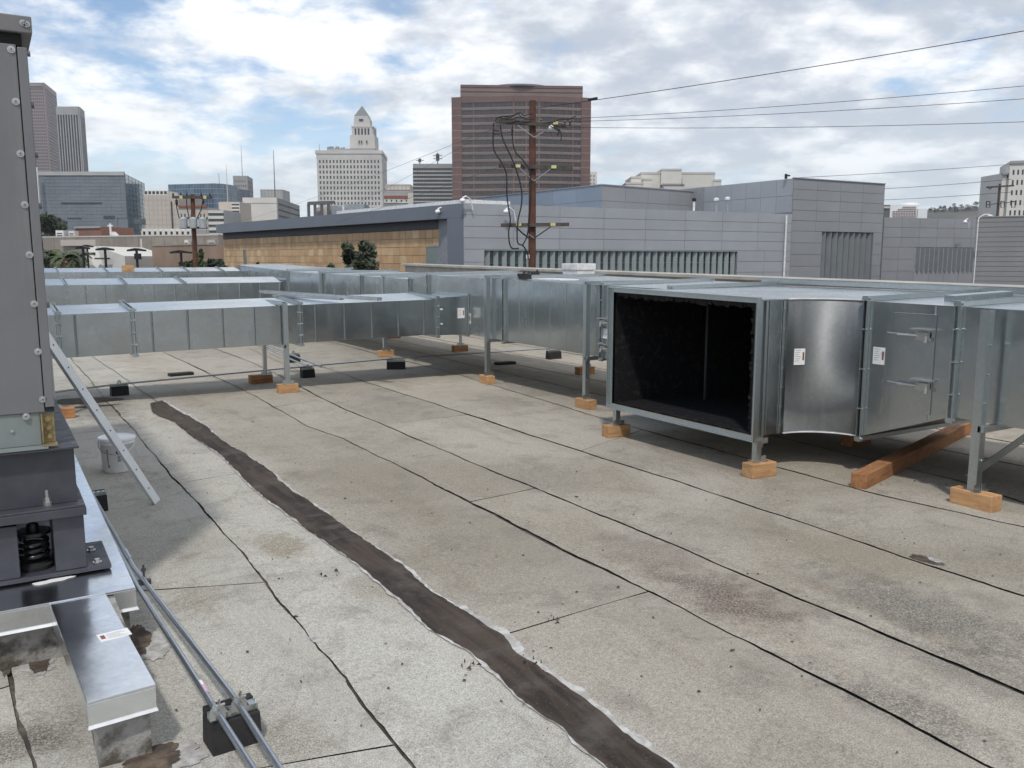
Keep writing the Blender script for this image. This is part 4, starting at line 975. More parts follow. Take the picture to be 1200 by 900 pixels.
def strut_block(label, c, d, L, D, h, clamps=(), rz=.035):
    """rubber foot: tapered block with a slotted strut on top; d = long direction"""
    d = Vector(d).normalized(); n = Vector((-d.y, d.x, 0)); c = Vector(c)
    T = thing('pipe_support_block', label, 'pipe support', c, 'black rubber pipe supports')
    a, b = d * L / 2, n * D / 2; t = .86; z = Vector((0, 0, h))
    MB().hexa([c - a - b, c + a - b, c + a + b, c - a + b, c - a * .98 - b * t + z, c + a * .98 - b * t + z, c + a * .98 + b * t + z, c - a * .98 + b * t + z]).build('rubber_block', 'rubber', T, bevel=.006)
    MB().hexa([c - a * .98 + b * .2 + z * 1.003, c + a * .98 + b * .2 + z * 1.003, c + a * .98 + b * .85 + z * 1.003, c - a * .98 + b * .85 + z * 1.003,
               c - a * .98 + b * .25 + z * 1.22, c + a * .98 + b * .25 + z * 1.22, c + a * .98 + b * .8 + z * 1.22, c - a * .98 + b * .8 + z * 1.22]).build('rubber_ridge', 'rubber', T, bevel=.005)
    mb = MB(); zz = h + .002
    o = c - a * .96 - b * .62; w = n * .045
    mb.obox(o + Vector((0, 0, zz)), a * 1.92, w, (0, 0, .003))
    for k in range(5): mb.obox(o + a * 1.92 * (k + .12) / 5 + Vector((0, 0, zz + .0035)), a * 1.92 * .13, w, (0, 0, .022))
    mb.obox(o + Vector((0, 0, zz + .0035)), a * 1.92, n * .003, (0, 0, .024)); mb.obox(o + w - n * .003 + Vector((0, 0, zz + .0035)), a * 1.92, n * .003, (0, 0, .024))
    mb.build('strut', 'galvanised_rail', T)
    for p in clamps:
        p = Vector(p); mb = MB(); ring_ = []
        for k in range(13):
            t_ = math.pi * (k / 12) ; ring_.append(p + d * (.021 * math.cos(t_)) + Vector((0, 0, .021 * math.sin(t_))))
        ring_ = [p + d * .021 + Vector((0, 0, -.03))] + ring_ + [p - d * .021 + Vector((0, 0, -.03))]
        for a_, b_ in zip(ring_, ring_[1:]): mb.bar(a_, b_, .024, .003, n)
        mb.tube([p + Vector((0, 0, .028)) - d * .02, p + Vector((0, 0, .028)) + d * .03], .006, 6); mb.bar(p + d * .0 + Vector((0, 0, .026)), p + d * .012 + Vector((0, 0, .052)), .02, .003)
        mb.bar(p - d * .004 + Vector((0, 0, .026)), p - d * .016 + Vector((0, 0, .050)), .02, .003)
        mb.build('pipe_clamp', 'bolt_zinc', T)
    return T
k1, k2 = on_roof(255, 835, ZC), on_roof(280, 825, ZC)
strut_block('black rubber support block nearest the camera, carrying both near conduits', (.735, 3.475, 0), (.17, .012, 0), .205, .15, .135, (k1, k2))
k3, k4 = on_roof(160, 683, ZC), on_roof(165, 677, ZC)
mb = MB(); T = thing('conduit_clamp', 'strut clamp with upright bolt holding both conduits at the cap corner', 'pipe clamp', (on_roof(160, 675, ZC).x, on_roof(160, 675, ZC).y, ZC))
c_ = on_roof(161, 677, ZC)
MB().box(c_.x - .03, c_.x + .07, c_.y - .02, c_.y + .02, ZC - .045, ZC - .02).tube([(c_.x + .035, c_.y, ZC - .02), (c_.x + .035, c_.y, ZC + .07)], .006, 8).tube([(c_.x + .035, c_.y, ZC + .035), (c_.x + .035, c_.y, ZC + .05)], .013, 6).build('clamp', 'steel_paint', T)
strut_block('black rubber support at the far end of the near conduits, behind the steel stand', (.60, 7.45, 0), (1, .05, 0), .18, .13, .13)
# far runs
zx = .19
run = [Vector((.2, 12.95, zx))] + [on_roof(px, py, zx) for px, py in ((75, 458), (141, 450), (362, 429), (462, 420), (650, 408))] + [on_roof(700, 404.5, zx)]
for p in run[1:]: pass
conduit('thin conduit crossing the roof below the nearest branch duct', run, .014)
yrun = [on_roof(377, 430, zx), on_roof(345, 417, zx), on_roof(315, 405, zx), on_roof(300, 399, zx)]
conduit('thin conduit running away under the nearest branch duct behind its post', yrun, .014)
conduit('second thin conduit running away just left of the first under the nearest branch duct', [p + Vector((-.18, .1, 0)) for p in yrun], .014)
for (l, px, py, d, L) in (('black pipe support at left under the thin conduit, beside the leaning strip', 141, 464, (1, .1, 0), .24), ('black pipe support right of the lit wood block', 362, 443, (1, .06, 0), .22),
        ('black pipe support in front of the orange block under the branch duct', 466, 433, (.9, -.35, 0), .34), ('black pipe support far under the main duct', 651, 421, (1, 0, 0), .30), ('black pipe support behind the branch duct post', 345, 425, (1, .05, 0), .24)):
    q = on_roof(px, py); c = Vector((q.x, q.y + .07, 0))
    strut_block(l, c, d, L, .15, .14, [(c.x, c.y - .03, zx)])
for (l, px, py, d) in (('flat black rubber pad lying near the thin conduit', 212, 440, (1, .15, 0)), ('flat black rubber pad in the shade under the main duct', 592, 427, (1, 0, 0))):
    q = on_roof(px, py); d = Vector(d).normalized(); n = Vector((-d.y, d.x, 0))
    tag(MB().obox(q - d * .2 - n * .08 + Vector((0, 0, .002)), d * .4, n * .16, (0, 0, .05)).build('rubber_pad', 'rubber', None, off=q, bevel=.006), l, 'rubber pad')

# ------------------------------------------------------------------ bucket and leaning strip
B0 = on_roof(139, 551)
B = thing('bucket', 'white plastic bucket with lid behind the leaning metal strip', 'bucket', (B0.x, B0.y, 0))
hB = .335
MB().lathe((B0.x, B0.y, 0), [(.128, .002), (.134, .010), (.148, .27), (.158, .272), (.158, .282), (.150, .285), (.150, .297), (.159, .299), (.159, .306), (.151, .310)], 40).build('body', 'plastic_white', B, smooth=True)
MB().lathe((B0.x, B0.y, 0), [(.165, .300), (.168, .306), (.168, .322), (.163, .332), (.156, .334), (.150, .326), (.02, .324)], 40).build('lid', 'plastic_white', B)
mb = MB(); hp = []
for k in range(17):
    t = math.pi * k / 16; hp.append((B0.x + .162 * math.cos(t + 2.9), B0.y + .162 * math.sin(t + 2.9), .285 - .10 * math.sin(t)))
mb.tube(hp, .0035, 6).build('wire_handle', 'bolt_zinc', B)
def on_bucket(a, z, r=None):
    r = (.134 + (.148 - .134) * (z - .01) / .26) + .0012; return Vector((B0.x + r * math.cos(a), B0.y + r * math.sin(a), z))
def patch(mb, a0, a1, z0, z1, n=5):
    vs = []; 
    for k in range(n + 1):
        a = a0 + (a1 - a0) * k / n; vs += [on_bucket(a, z0), on_bucket(a, z1)]
    mb.add(vs, [(2 * k, 2 * k + 2, 2 * k + 3, 2 * k + 1) for k in range(n)])
view = math.atan2(-B0.y, -B0.x)
mb = MB()
for k in range(18):   # ring emblem with a sweep across
    t0, t1 = 2 * math.pi * k / 18, 2 * math.pi * (k + 1) / 18
    if k in (1, 2): continue
    f = lambda t, rr: on_bucket(view + .10 + rr * math.cos(t) / .14, .205 + rr * math.sin(t))
    mb.add([f(t0, .016), f(t1, .016), f(t1, .028), f(t0, .028)], [(0, 1, 2, 3)])
patch(mb, view + .0, view + .2, .200, .208)
mb.build('emblem', 'ink_navy', B, recalc=False)
mb = MB(); r = random.Random(2)
for k in range(5): patch(mb, view - .02 + .02 * (k % 2), view + .24 - .05 * (k % 3), .158 - k * .011, .164 - k * .011)
for k in range(11): patch(mb, view - .70, view - .58 - .03 * (k % 2), .22 - k * .013, .228 - k * .013, 2)
patch(mb, view - .66, view - .56, .055, .085, 2)
mb.build('printing', 'ink_grey', B, recalc=False)
mb = MB()
for k in range(14): patch(mb, view + .34 + .03 * abs(k - 7) / 7, view + .78 - .12 * (abs(k - 6.5) / 7) ** 2, .04 + k * .0075, .0475 + k * .0075, 3)
mb.build('paint_smear', 'label_white', B, recalc=False)
st = [on_roof(186, 590), on_y(58, 398, 7.1)]
e = st[1] + (st[1] - st[0]) * .135
T = thing('leaning_strip', 'long bright metal angle leaning from the roof against the grey cabinet', 'metal angle', st[0])
dd = (e - st[0]).normalized(); side = Vector((dd.y, -dd.x, 0)).normalized(); nn = side.cross(dd)
toC = (EYE - st[0]).normalized()
toC = (toC + Vector((-.1, 0, 1.1))).normalized(); side = dd.cross(toC).normalized(); nn = side.cross(dd).normalized()
base = st[0] + dd * .02
MB().obox(base - side * .032, dd * (e - base).length, side * .062, nn * .004).obox(base - side * .032 - nn * .036, dd * (e - base).length, side * .004, nn * .0355).build('angle', 'pale_zinc', T)
mb = MB()
for k in range(9):
    p = base + dd * (.15 + k * .2) + nn * .0045; mb.tube([p, p + nn * .0008], .006, 8)
mb.build('punched_hole', 'dark_gap', T)
# ------------------------------------------------------------------ building helpers
G = -7.0
def XY(px, py, D): p = at(px, py, D); return Vector((p.x, p.y, 0))
def ZZ(px, py, D): return at(px, py, D).z
def outn(A, B): d = (B - A).normalized(); return Vector((d.y, -d.x, 0))
def V3(v, z): return Vector((v.x, v.y, z))
def slab(mb, A, B, back, front, z0, z1):
    """wall slab along A-B, from `back` metres behind the line to `front` metres before it"""
    n = outn(A, B)
    a, b, c, d = A - n * back, B - n * back, B + n * front, A + n * front
    return mb.hexa([V3(d, z0), V3(c, z0), V3(b, z0), V3(a, z0), V3(d, z1), V3(c, z1), V3(b, z1), V3(a, z1)])
def lerp(A, B, t): return A + (B - A) * t
def facade(T, A, B, z0, z1, cols, rows, fw, fh, wall, gl, dep=.3, mx=.0, mz0=.0, mz1=.0, joined=False, skip=None):
    """grid of piers and spandrels standing proud of recessed windows"""
    L = (B - A).length; n = outn(A, B); mb = MB()
    a0, b0 = mx / L, 1 - mx / L; h0, h1 = z0 + mz0, z1 - mz1
    cw = (b0 - a0) / cols; rh = (h1 - h0) / rows
    if mx > 0:
        slab(mb, A, lerp(A, B, a0), 0, dep, h0, h1); slab(mb, lerp(A, B, b0), B, 0, dep, h0, h1)
    if mz0 > 0: slab(mb, A, B, 0, dep + .02, z0, h0)
    if mz1 > 0: slab(mb, A, B, 0, dep + .02, h1, z1)
    if cols > 1 or fw < 1:
        for c in range(cols + 1):
            lo = a0 + cw * (c - (1 - fw) / 2); hi = a0 + cw * (c + (1 - fw) / 2)
            slab(mb, lerp(A, B, max(a0, lo)), lerp(A, B, min(b0, hi)), 0, dep, h0, h1)
    for r_i in range(rows + 1):
        lo, hi = h0 + rh * (r_i - (1 - fh) / 2), h0 + rh * (r_i + (1 - fh) / 2)
        slab(mb, lerp(A, B, a0), lerp(A, B, b0), 0, dep - .03, max(h0, lo), min(h1, hi))
    mb.build('wall_grid', wall, T)
    def win(mb, c, r_i):
        lo = a0 + cw * (c + (1 - fw) / 2); hi = a0 + cw * (c + (1 + fw) / 2)
        slab(mb, lerp(A, B, lo), lerp(A, B, hi), -.01, .05, h0 + rh * (r_i + (1 - fh) / 2), h0 + rh * (r_i + (1 + fh) / 2)); return mb
    cells = [(c, r_i) for c in range(cols) for r_i in range(rows)]
    if joined:
        mb = MB()
        for c, r_i in cells: win(mb, c, r_i)
        o = mb.build('windows', gl, T); o['kind'] = 'stuff'
    else:
        p = win(MB(), *cells[0]).build('window', gl, T)
        dv = (B - A) * cw
        copies(p, T, [Matrix.Translation(dv * c + Vector((0, 0, rh * r_i))) for c, r_i in cells[1:]])
def panels(T, A, B, z0, z1, cols, rows, mat, gap=.022, th=.03, name='panel'):
    L = (B - A).length; dv = (B - A) / cols; rh = (z1 - z0) / rows; g = gap / 2 / L
    p = slab(MB(), lerp(A, B, g), lerp(A, B, 1 / cols - g), 0, th, z0 + gap / 2, z0 + rh - gap / 2).build(name, mat, T)
    copies(p, T, [Matrix.Translation(dv * c + Vector((0, 0, rh * r_i))) for c in range(cols) for r_i in range(rows) if (c, r_i) != (0, 0)])
def body(name, label, A, B, t, z1, mat, cat='building', z0=G, group=None, tB=None):
    """box building: front line A-B (left to right as seen), depth t"""
    n = outn(A, B); m_ = (A + B) / 2 - n * t / 2
    T = thing(name, label, cat, (m_.x, m_.y, z0), group)
    mb = MB(); slab(mb, A, B, t, 0, z0, z1); mb.build('wall', mat, T); return T
def side_pts(A, B, t):
    n = outn(A, B); return B, B - n * t

# ------------------------------------------------------------------ grey panelled building beyond the roof
A, B = XY(543, 240, 45), XY(928, 251, 56)
zt_ = ZZ(535, 238, 45); zl = ZZ(700, 293, 49.5)
LF = XY(253, 263, 73)
nA, nL = outn(A, B), outn(LF, A)
GB = thing('panelled_building', 'long low grey panelled building with louvre bands and a tan stone wall at its left', 'building', ((A + B) / 2 - nA * 6).to_tuple()[:2] + (G,))
cR = XY(1037, 216, 60.5); KT = B
mb = MB(); slab(mb, A, B, .6, 0, zl, zt_); mb.build('wall', 'panel_joint', GB)
back = A - nA * 14; back2 = B - nA * 14
slab(MB(), A, B, 14, -.61, G, zt_ - .06).build('core', 'panel_joint', GB)
panels(GB, A, B, zl, zt_, 8, 4, 'panel_grey')
u0 = 24 / 385.; t0 = (XY(567, 293, 45.6) - A).dot((B - A).normalized()) / (B - A).length; t1 = (XY(862, 292, 54) - A).dot((B - A).normalized()) / (B - A).length
La, Lb = lerp(A, B, t0), lerp(A, B, t1)
slab(MB(), A, La, .6, 0, G, zl).build('pier', 'panel_joint', GB); slab(MB(), Lb, B, .6, 0, G, zl).build('pier', 'panel_joint', GB)
panels(GB, A, La, zl - 6, zl, 1, 9, 'panel_grey'); panels(GB, Lb, B, zl - 6, zl, 2, 9, 'panel_grey')
slab(MB(), La, Lb, .6, -.55, zl - 6, zl).build('louvre_glass', 'glass_pale', GB)
mb = MB(); slab(mb, La, Lb, .5, -.44, zl - .75, zl - .68); slab(mb, La, Lb, .3, .02, zl - .06, zl - .002); mb.build('louvre_rail', 'fin_grey', GB)
def fins(T, A, B, z0, z1, n, w=.26, ang=40, th=.05, m='fin_grey'):
    d = (B - A).normalized(); o = outn(A, B); a = R_(ang)
    dd = d * math.cos(a) + o * math.sin(a); nn = Vector((dd.y, -dd.x, 0))
    c0 = lerp(A, B, .5 / n) - o * (.12 + .0)
    p = MB().obox(V3(c0 - dd * w / 2 - nn * th / 2, z0), dd * w, nn * th, (0, 0, z1 - z0)).build('louvre_fin', m, T)
    copies(p, T, [Matrix.Translation((B - A) * (k / n)) for k in range(1, n)])
fins(GB, La, Lb, zl - 6, zl - .07, 35)
# stone-tiled wall on the left, under a deep grey fascia
zf0 = ZZ(524, 255.5, 45.7); ztile = ZZ(524, 267, 45.7)
Lp = lerp(LF, A, 1 - 9 / 282.)
tile_B = lerp(LF, A, .935); rec = .55
slab(MB(), LF, A, .9, 0, zf0, zt_ + .0).build('fascia', 'fascia_slate', GB)
slab(MB(), lerp(LF, A, .958), A, .9, -.005, G, zf0 - .003).build('corner_pier', 'fascia_slate', GB)
slab(MB(), LF, lerp(LF, A, .957), .9, -rec, ztile + .02, zf0 - .004).build('soffit_shade_band', 'band_dark', GB)  # dark wall strip; the shade under the fascia is put into its colour
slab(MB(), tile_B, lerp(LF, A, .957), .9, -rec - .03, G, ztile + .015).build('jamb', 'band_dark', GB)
slab(MB(), LF, tile_B, .9, -rec - .05, G, ztile + .016).build('tile_backing', 'tile_joint', GB)
nT = outn(LF, A); off = nT * (-rec - .05)
ta, tb_ = LF + off, tile_B + off
cols, rows = 47, 6
dv = (tb_ - ta) / cols; rh = .47
p0 = None; mxs = []
tA = lambda px, D: (XY(px, 300, D) - ta).dot(dv) / dv.length_squared
# the wall's openings, in tile columns
w1 = tA(482, 47.6); w2 = tA(275, 69)
rr = random.Random(12)
for c in range(cols):
    for r_i in range(rows):
        z = ztile - rh * (r_i + 1)
        if abs(c + .5 - w1) < .95 and r_i >= 2: continue
        if abs(c + .5 - w2) < .6 and r_i >= 2: continue
        if p0 is None:
            p0 = slab(MB(), ta + dv * .02, ta + dv * .98, 0, .05, z + .01, z + rh - .01).build('stone_tile', 'tile_tan', GB); cz = (c, r_i)
        else: mxs.append(Matrix.Translation(dv * (c - cz[0]) + Vector((0, 0, -rh * (r_i - cz[1]))) + nT * rr.uniform(-.012, .012)))
copies(p0, GB, mxs)
for wc, hw in ((w1, .72), (w2, .42)):
    a_, b_ = ta + dv * (wc - hw), ta + dv * (wc + hw)
    w = slab(MB(), a_, b_, .2, .015, G, ztile - 2 * rh).build('window', 'glass_pale', GB)
    mb = MB(); slab(mb, a_ - dv * .08, a_, .2, .03, G, ztile - 2 * rh); slab(mb, b_, b_ + dv * .08, .2, .03, G, ztile - 2 * rh); slab(mb, a_ - dv * .08, b_ + dv * .08, .2, .04, ztile - 2 * rh + .002, ztile - 2 * rh + .10)
    slab(mb, a_, b_, .1, -.08, ztile - 2 * rh - .95, ztile - 2 * rh - .88); mb.build('window_frame', 'panel_dark', GB)
wA, wB = lerp(LF, A, .60), A
slab(MB(), wA, wB, 1.2, -.15, zt_ + .003, zt_ + .20).build('white_coping', 'white_paint', GB)
slab(MB(), A, lerp(A, B, .12), 1.0, -.1, zt_ + .0035, zt_ + .18).build('white_coping', 'white_paint', GB)
# clerestory block and taller block rising behind
K, KR, KL = XY(705, 217, 58), XY(832, 226, 65), XY(556, 233, 71)
zk = ZZ(705, 217, 58)
CB = thing('clerestory_block', 'grey panelled upper storey with a bluish left face, behind the utility pole', 'building', (K.x, K.y + 3, zt_))
MB().prism([(KL.x, KL.y), (K.x, K.y), (KR.x, KR.y), (KR.x - 4, KR.y + 12), (KL.x + 6, KL.y + 14)], G, zk).build('wall', 'panel_joint', CB)
panels(CB, KL, K, zk - 3.0, zk, 6, 3, 'panel_blue', .022, .03); panels(CB, K, KR, zk - 3.0, zk, 5, 3, 'panel_dark', .022, .03)
mb = MB(); slab(mb, KL, K, .1, .08, zk + .002, zk + .07); slab(mb, K, KR, .1, .08, zk + .0025, zk + .075); mb.build('roof_edge', 'panel_joint', CB)
HB = thing('tall_block', 'tallest grey panelled block with a tall louvre opening in its right face', 'building', (B.x + 3, B.y + 4, G))
HL = XY(826, 219, 62.7); zh = ZZ(928, 209, 56); HR = cR
nr = outn(B, HR); nl = outn(HL, B)
MB().prism([(HL.x, HL.y), (B.x - nr.x * .02, B.y - nr.y * .02), (HR.x, HR.y), (HR.x - nr.x * 10, HR.y - nr.y * 10), (HL.x - nr.x * 4, HL.y - nr.y * 4)], zt_ + .0, zh).build('wall', 'panel_joint', HB)
panels(HB, HL, B, zt_ + .1, zh, 6, 2, 'panel_grey', .022, .03)
l0 = (XY(964, 272, 57.4) - B).dot((HR - B).normalized()) / (HR - B).length; l1 = (XY(1024, 272, 60) - B).dot((HR - B).normalized()) / (HR - B).length
zL = ZZ(993, 272, 58.6)
Pa, Pb = lerp(B, HR, l0), lerp(B, HR, l1)
slab(MB(), B, HR, 6, -.5, G, zt_ - .01).build('lower_core', 'panel_joint', HB)
panels(HB, B, HR, zL, zh, 4, 5, 'panel_dark', .022, .03)
slab(MB(), B, Pa, .499, -.002, G, zL).build('pier', 'panel_joint', HB); slab(MB(), Pb, HR, .499, -.002, G, zL).build('pier', 'panel_joint', HB)
slab(MB(), Pa, Pb, .499, -.002, zL - .0, zt_ - .012).build('lintel', 'panel_joint', HB)
panels(HB, B, Pa, zL - 6, zL, 1, 8, 'panel_dark', .022, .03); panels(HB, Pb, HR, zL - 6, zL, 1, 8, 'panel_dark', .022, .03)
slab(MB(), Pa, Pb, .498, -.42, zL - 6, zL - .01).build('louvre_back', 'panel_joint', HB)
fins(HB, Pa, Pb, zL - 6, zL - .03, 9, .34, 48, .05, 'fin_dark')
slab(MB(), B, HR, .1, .09, zh + .002, zh + .06).build('roof_edge', 'panel_joint', HB)
q = at(921, 209, 56.3)
mb = MB(); mb.tube([(q.x, q.y, zh), (q.x, q.y, zh + .3)], .09, 8); mb.tube([(q.x, q.y, zh + .2), (q.x + .25, q.y - .1, zh + .2)], .05, 6); tag(mb.build('roof_camera', 'lamp_black', None, off=(q.x, q.y, zh)), 'small dark camera on the corner of the tallest grey block', 'camera')
q = at(920, 255, 55.6) + nA * .12
tag(MB().tube([(q.x, q.y, G), (q.x, q.y, zt_ - .1)], .06, 8).build('downpipe', 'white_paint', None, off=(q.x, q.y, G)), 'thin white downpipe on the grey panelled wall left of the tall louvre', 'pipe')
RW = body('right_wing', 'grey panelled wing at right with a low louvre band', XY(1036, 255, 62.3), XY(1215, 260, 67.5), 8, ZZ(1090, 256, 64), 'panel_joint')
ra, rb = XY(1036, 255, 62.3), XY(1215, 260, 67.5); zr = ZZ(1090, 256, 64); m0, m1 = .20, .585
zw = ZZ(1105, 290, 64.3); ww0 = ZZ(1105, 318, 64.3)
panels(RW, ra, rb, zw, zr, 9, 3, 'panel_dark', .022, .03)
fa, fb = lerp(ra, rb, m0), lerp(ra, rb, m1)
panels(RW, ra, fa, zw - 6, zw, 2, 7, 'panel_dark', .022, .03); panels(RW, fa, fb, ww0 - 5, ww0, 4, 5, 'panel_dark', .022, .03); panels(RW, fb, rb, zw - 6, zw, 4, 7, 'panel_dark', .022, .03)
fins(RW, fa + outn(ra, rb) * .15, fb + outn(ra, rb) * .15, ww0, zw - .02, 13, .36, 50, .05, 'fin_dark')
sa, sb = XY(1144, 255, 50), XY(1330, 252, 46)
SB = body('sided_building', 'grey building with fine horizontal siding at the right edge', sa, sb, 10, ZZ(1144, 255, 50) - .08, 'panel_joint')
zs = ZZ(1144, 255, 50)
bd = slab(MB(), sa, sb, .0, .06, zs - .27, zs - .015).build('siding_board', 'siding', SB)
copies(bd, SB, [Matrix.Translation((0, 0, -.275 * k)) for k in range(1, 22)])
slab(MB(), sa, sb, .3, .09, zs - .012, zs + .05).build('roof_edge', 'siding', SB)
q = at(1141, 330, 48.5)
LP = thing('lamp_post', 'thin white lamp post with curved arm beside the sided building', 'street lamp', (q.x, q.y, G))
zq = ZZ(1141, 256, 48.5)
MB().tube([(q.x, q.y, G), (q.x, q.y, zq)], .03, 8).tube([V3(q, zq)] + [V3(q + RT * (.1 + .12 * k), zq + .22 * math.sin(min(1.5, .5 * k + .4))) for k in range(5)], .03, 6).build('post', 'white_paint', LP)
MB().lathe(V3(q + RT * .62, zq + .12), [(.02, .1), (.14, .05), (.15, 0), (.1, -.06)], 12).build('lamp_head', 'white_paint', LP)
# lamps, vents and equipment on and about the grey building
def wall_lamp(label, px, py, D, out):
    q = at(px, py, D); T = thing('wall_lamp', label, 'lamp', q, 'white dome lamps on the grey building')
    MB().lathe(q, [(.02, .12), (.11, .09), (.15, .0), (.12, -.08), (.03, -.12)], 14).build('dome', 'plastic_white', T, smooth=True)
    MB().tube([q + Vector((0, 0, .14)), q + RT * .18 + Vector((0, 0, .22)), q + RT * .40 + FH * .25 + Vector((0, 0, .05)), q + RT * .5 + FH * .4 + Vector((0, 0, -.45))], .035, 6).build('arm', 'plastic_white', T)
wall_lamp('white dome lamp at the roof corner above the blue pier', 542, 235, 44.6, None)
wall_lamp('white dome lamp on the blue fascia left of the corner', 513, 248, 46.6, None)
wall_lamp('white dome lamp on the grey panels left of the utility pole', 593, 248, 45.7, None)
wall_lamp('white dome lamp on the right wing near the lamp post', 1131, 260, 63.5, None)
for (l, px, y0, y1, D, m, r0) in (('thin white vent pipe on the roof before the clerestory', 813, 234, 248, 57, 'white_paint', .075), ('left of two short grey roof vents', 839, 234, 248, 57, 'equip_grey', .09), ('right of two short grey roof vents', 852, 233, 248, 57, 'equip_grey', .09)):
    q = at(px, y1, D); T = thing('roof_vent', l, 'vent', (q.x, q.y, zt_ - .1), 'vent pipes on the grey roof'); zz = ZZ(px, y0, D)
    MB().tube([V3(q, zt_ - .1), V3(q, zz - .1)], r0, 10).build('pipe', m, T)
    MB().lathe(V3(q, zz), [(r0 * 1.1, -.12), (r0 * 1.9, -.06), (r0 * 1.9, .06), (r0, .12)], 12).build('cap', 'white_paint' if r0 > .08 else 'lamp_black', T)
eq = thing('rooftop_equipment', 'open steel frame and grey boxes on a roof below the white stepped tower', 'roof equipment', XY(390, 245, 60).to_tuple()[:2] + (zt_ - .1,))
def eqbox(nm, p0, p1, y0, y1, D, m, t=2.0):
    a, b = XY(p0, y0, D), XY(p1, y0, D); slab(MB(), a, b, t, 0, zt_ - .3, ZZ((p0 + p1) / 2, y0, D)).build(nm, m, eq)
eqbox('cooler', 386, 400, 241, 250, 60, 'equip_grey'); eqbox('cooler', 403, 427, 239, 250, 61, 'equip_grey'); eqbox('duct', 400, 403, 241, 250, 60.2, 'white_paint'); eqbox('cooler', 371, 377, 243, 250, 60, 'ribbon_light'); eqbox('cooler', 378, 383, 242, 250, 60.5, 'stone_white')
mb = MB()
for px in (361.5, 369, 377, 385): q = at(px, 239, 59.5); mb.bar(V3(q, zt_ - .2), V3(q, q.z), .16, .16, (1, 0, 0))
a, b = at(360.5, 238.5, 59.5), at(386, 237.5, 59.5); mb.bar(a, b, .2, .2)
a, b = at(362, 238, 63), at(392, 237, 63); mb.bar(a, b, .2, .2); mb.build('frame', 'concrete_dark', eq)

# ------------------------------------------------------------------ towers and blocks of the city behind
def put_tower(): pass
# white stepped tower with a pyramid roof
A, B = XY(371, 180, 740), XY(447, 184, 740); n = outn(A, B); t = 62
C_ = XY(452.5, 189, 792)
zc_ = ZZ(371, 178, 740)
CH = thing('stepped_tower', 'white stone office tower stepping up to a columned top and grey pyramid roof', 'tower', ((A + B) / 2 - n * 30).to_tuple()[:2] + (G,))
bk = A + (C_ - B)
MB().prism([(A.x, A.y), (B.x, B.y), (C_.x, C_.y), (bk.x, bk.y)], G, zc_).build('wall', 'stone_white', CH)
rowh = ZZ(400, 189, 740) - ZZ(400, 195, 740)
z1 = ZZ(400, 186.3, 740); z0 = z1 - 5.87 * 11 * 740 / 1010.
facade(CH, A, B, z0, z1, 18, 11, .46, .58, 'stone_white', 'glass_window', .5, 1.2, 0, 0)
facade(CH, B, C_, z0, z1, 5, 11, .34, .50, 'stone_white', 'glass_window', .5, 1.5, 0, 0)
mb = MB(); slab(mb, A - (B - A) * .006, B, 0, .55, z1 + .02, zc_ - 1.5); slab(mb, B, C_, 0, .55, z1 + .03, zc_ - 1.52)
mb.build('frieze', 'stone_white', CH)
c4 = [A, B, C_, bk]; ctr = sum(c4, Vector()) / 4
mb = MB(); mb.prism([((p.x - ctr.x) * 1.04 + ctr.x, (p.y - ctr.y) * 1.04 + ctr.y) for p in c4], zc_ - 1.6, zc_ + 1.2); mb.build('cornice', 'stone_white', CH)
mb = MB(); mb.prism([((p.x - ctr.x) * .74 + ctr.x + RT.x * 1, (p.y - ctr.y) * .74 + ctr.y + RT.y * 1) for p in c4], zc_ + 1.21, ZZ(410, 173, 740)); mb.build('penthouse', 'stone_grey', CH)
def lev(p0, p1, y0, y1, D, name, mat, squeeze=1.0, top=None):
    a, b = at(p0, y1, D), at(p1, y1, D); L = (b - a).length; n_ = outn(V3(a, 0), V3(b, 0)); z0, z1 = a.z, at((p0 + p1) / 2, y0, D).z
    a, b = V3(a, 0), V3(b, 0); m_ = (a + b) / 2 - n_ * L / 2; q = [a, b, b - n_ * L, a - n_ * L]
    mb = MB(); mb.hexa([V3(p, z0) for p in q] + [V3(m_ + (p - m_) * squeeze, z1) for p in q]); mb.build(name, mat, CH); return a, b, z0, z1, n_, L
lev(410, 439.5, 158, 174, 748, 'tower_base', 'stone_white', .97)
a, b, z0, z1, n_, L = lev(412.5, 436.5, 149, 159.5, 750, 'belfry_core', 'stone_white')
facade(CH, a, b, z0 - 1, z1 - .4, 5, 1, .55, .97, 'stone_white', 'glass_dark', .8, 1.8, 0, .6)
facade(CH, b, b - n_ * L, z0 - 1, z1 - .4, 5, 1, .55, .97, 'stone_white', 'glass_dark', .8, 1.8, 0, .6)
lev(411.8, 437.2, 147.5, 149.2, 749, 'ledge', 'stone_white'); lev(414.5, 433.5, 139, 147.6, 752, 'lantern', 'stone_white', .96); lev(415.2, 431.8, 135.8, 139.2, 752.5, 'lantern', 'stone_white')
a, b, z0, z1, n_, L = lev(415, 431.6, 123, 135.9, 753, 'pyramid_roof', 'pyramid_grey', .06)
for (p0, p1, y0, y1, D) in ((420, 421.4, 168, 164.5, 747), (423, 424.4, 168, 164.5, 747), (429, 430.4, 168, 164.5, 747), (420.5, 425.5, 141.3, 139.4, 751.5)): slab(MB(), XY(p0, y1, D), XY(p1, y1, D), .5, .1, ZZ(p0, y0, D), ZZ(p0, y1, D)).build('window', 'glass_dark', CH)
mb = MB()
rr = random.Random(5)
for k in range(16):
    px = 384 + k * 1.3; q = at(px, 175, 752); h = rr.uniform(.8, 3); mb.box(q.x - .4, q.x + .4, q.y - .4, q.y + .4, zc_ + 1.2, zc_ + 1.2 + h + 2)
mb.build('roof_plant', 'stone_grey', CH)
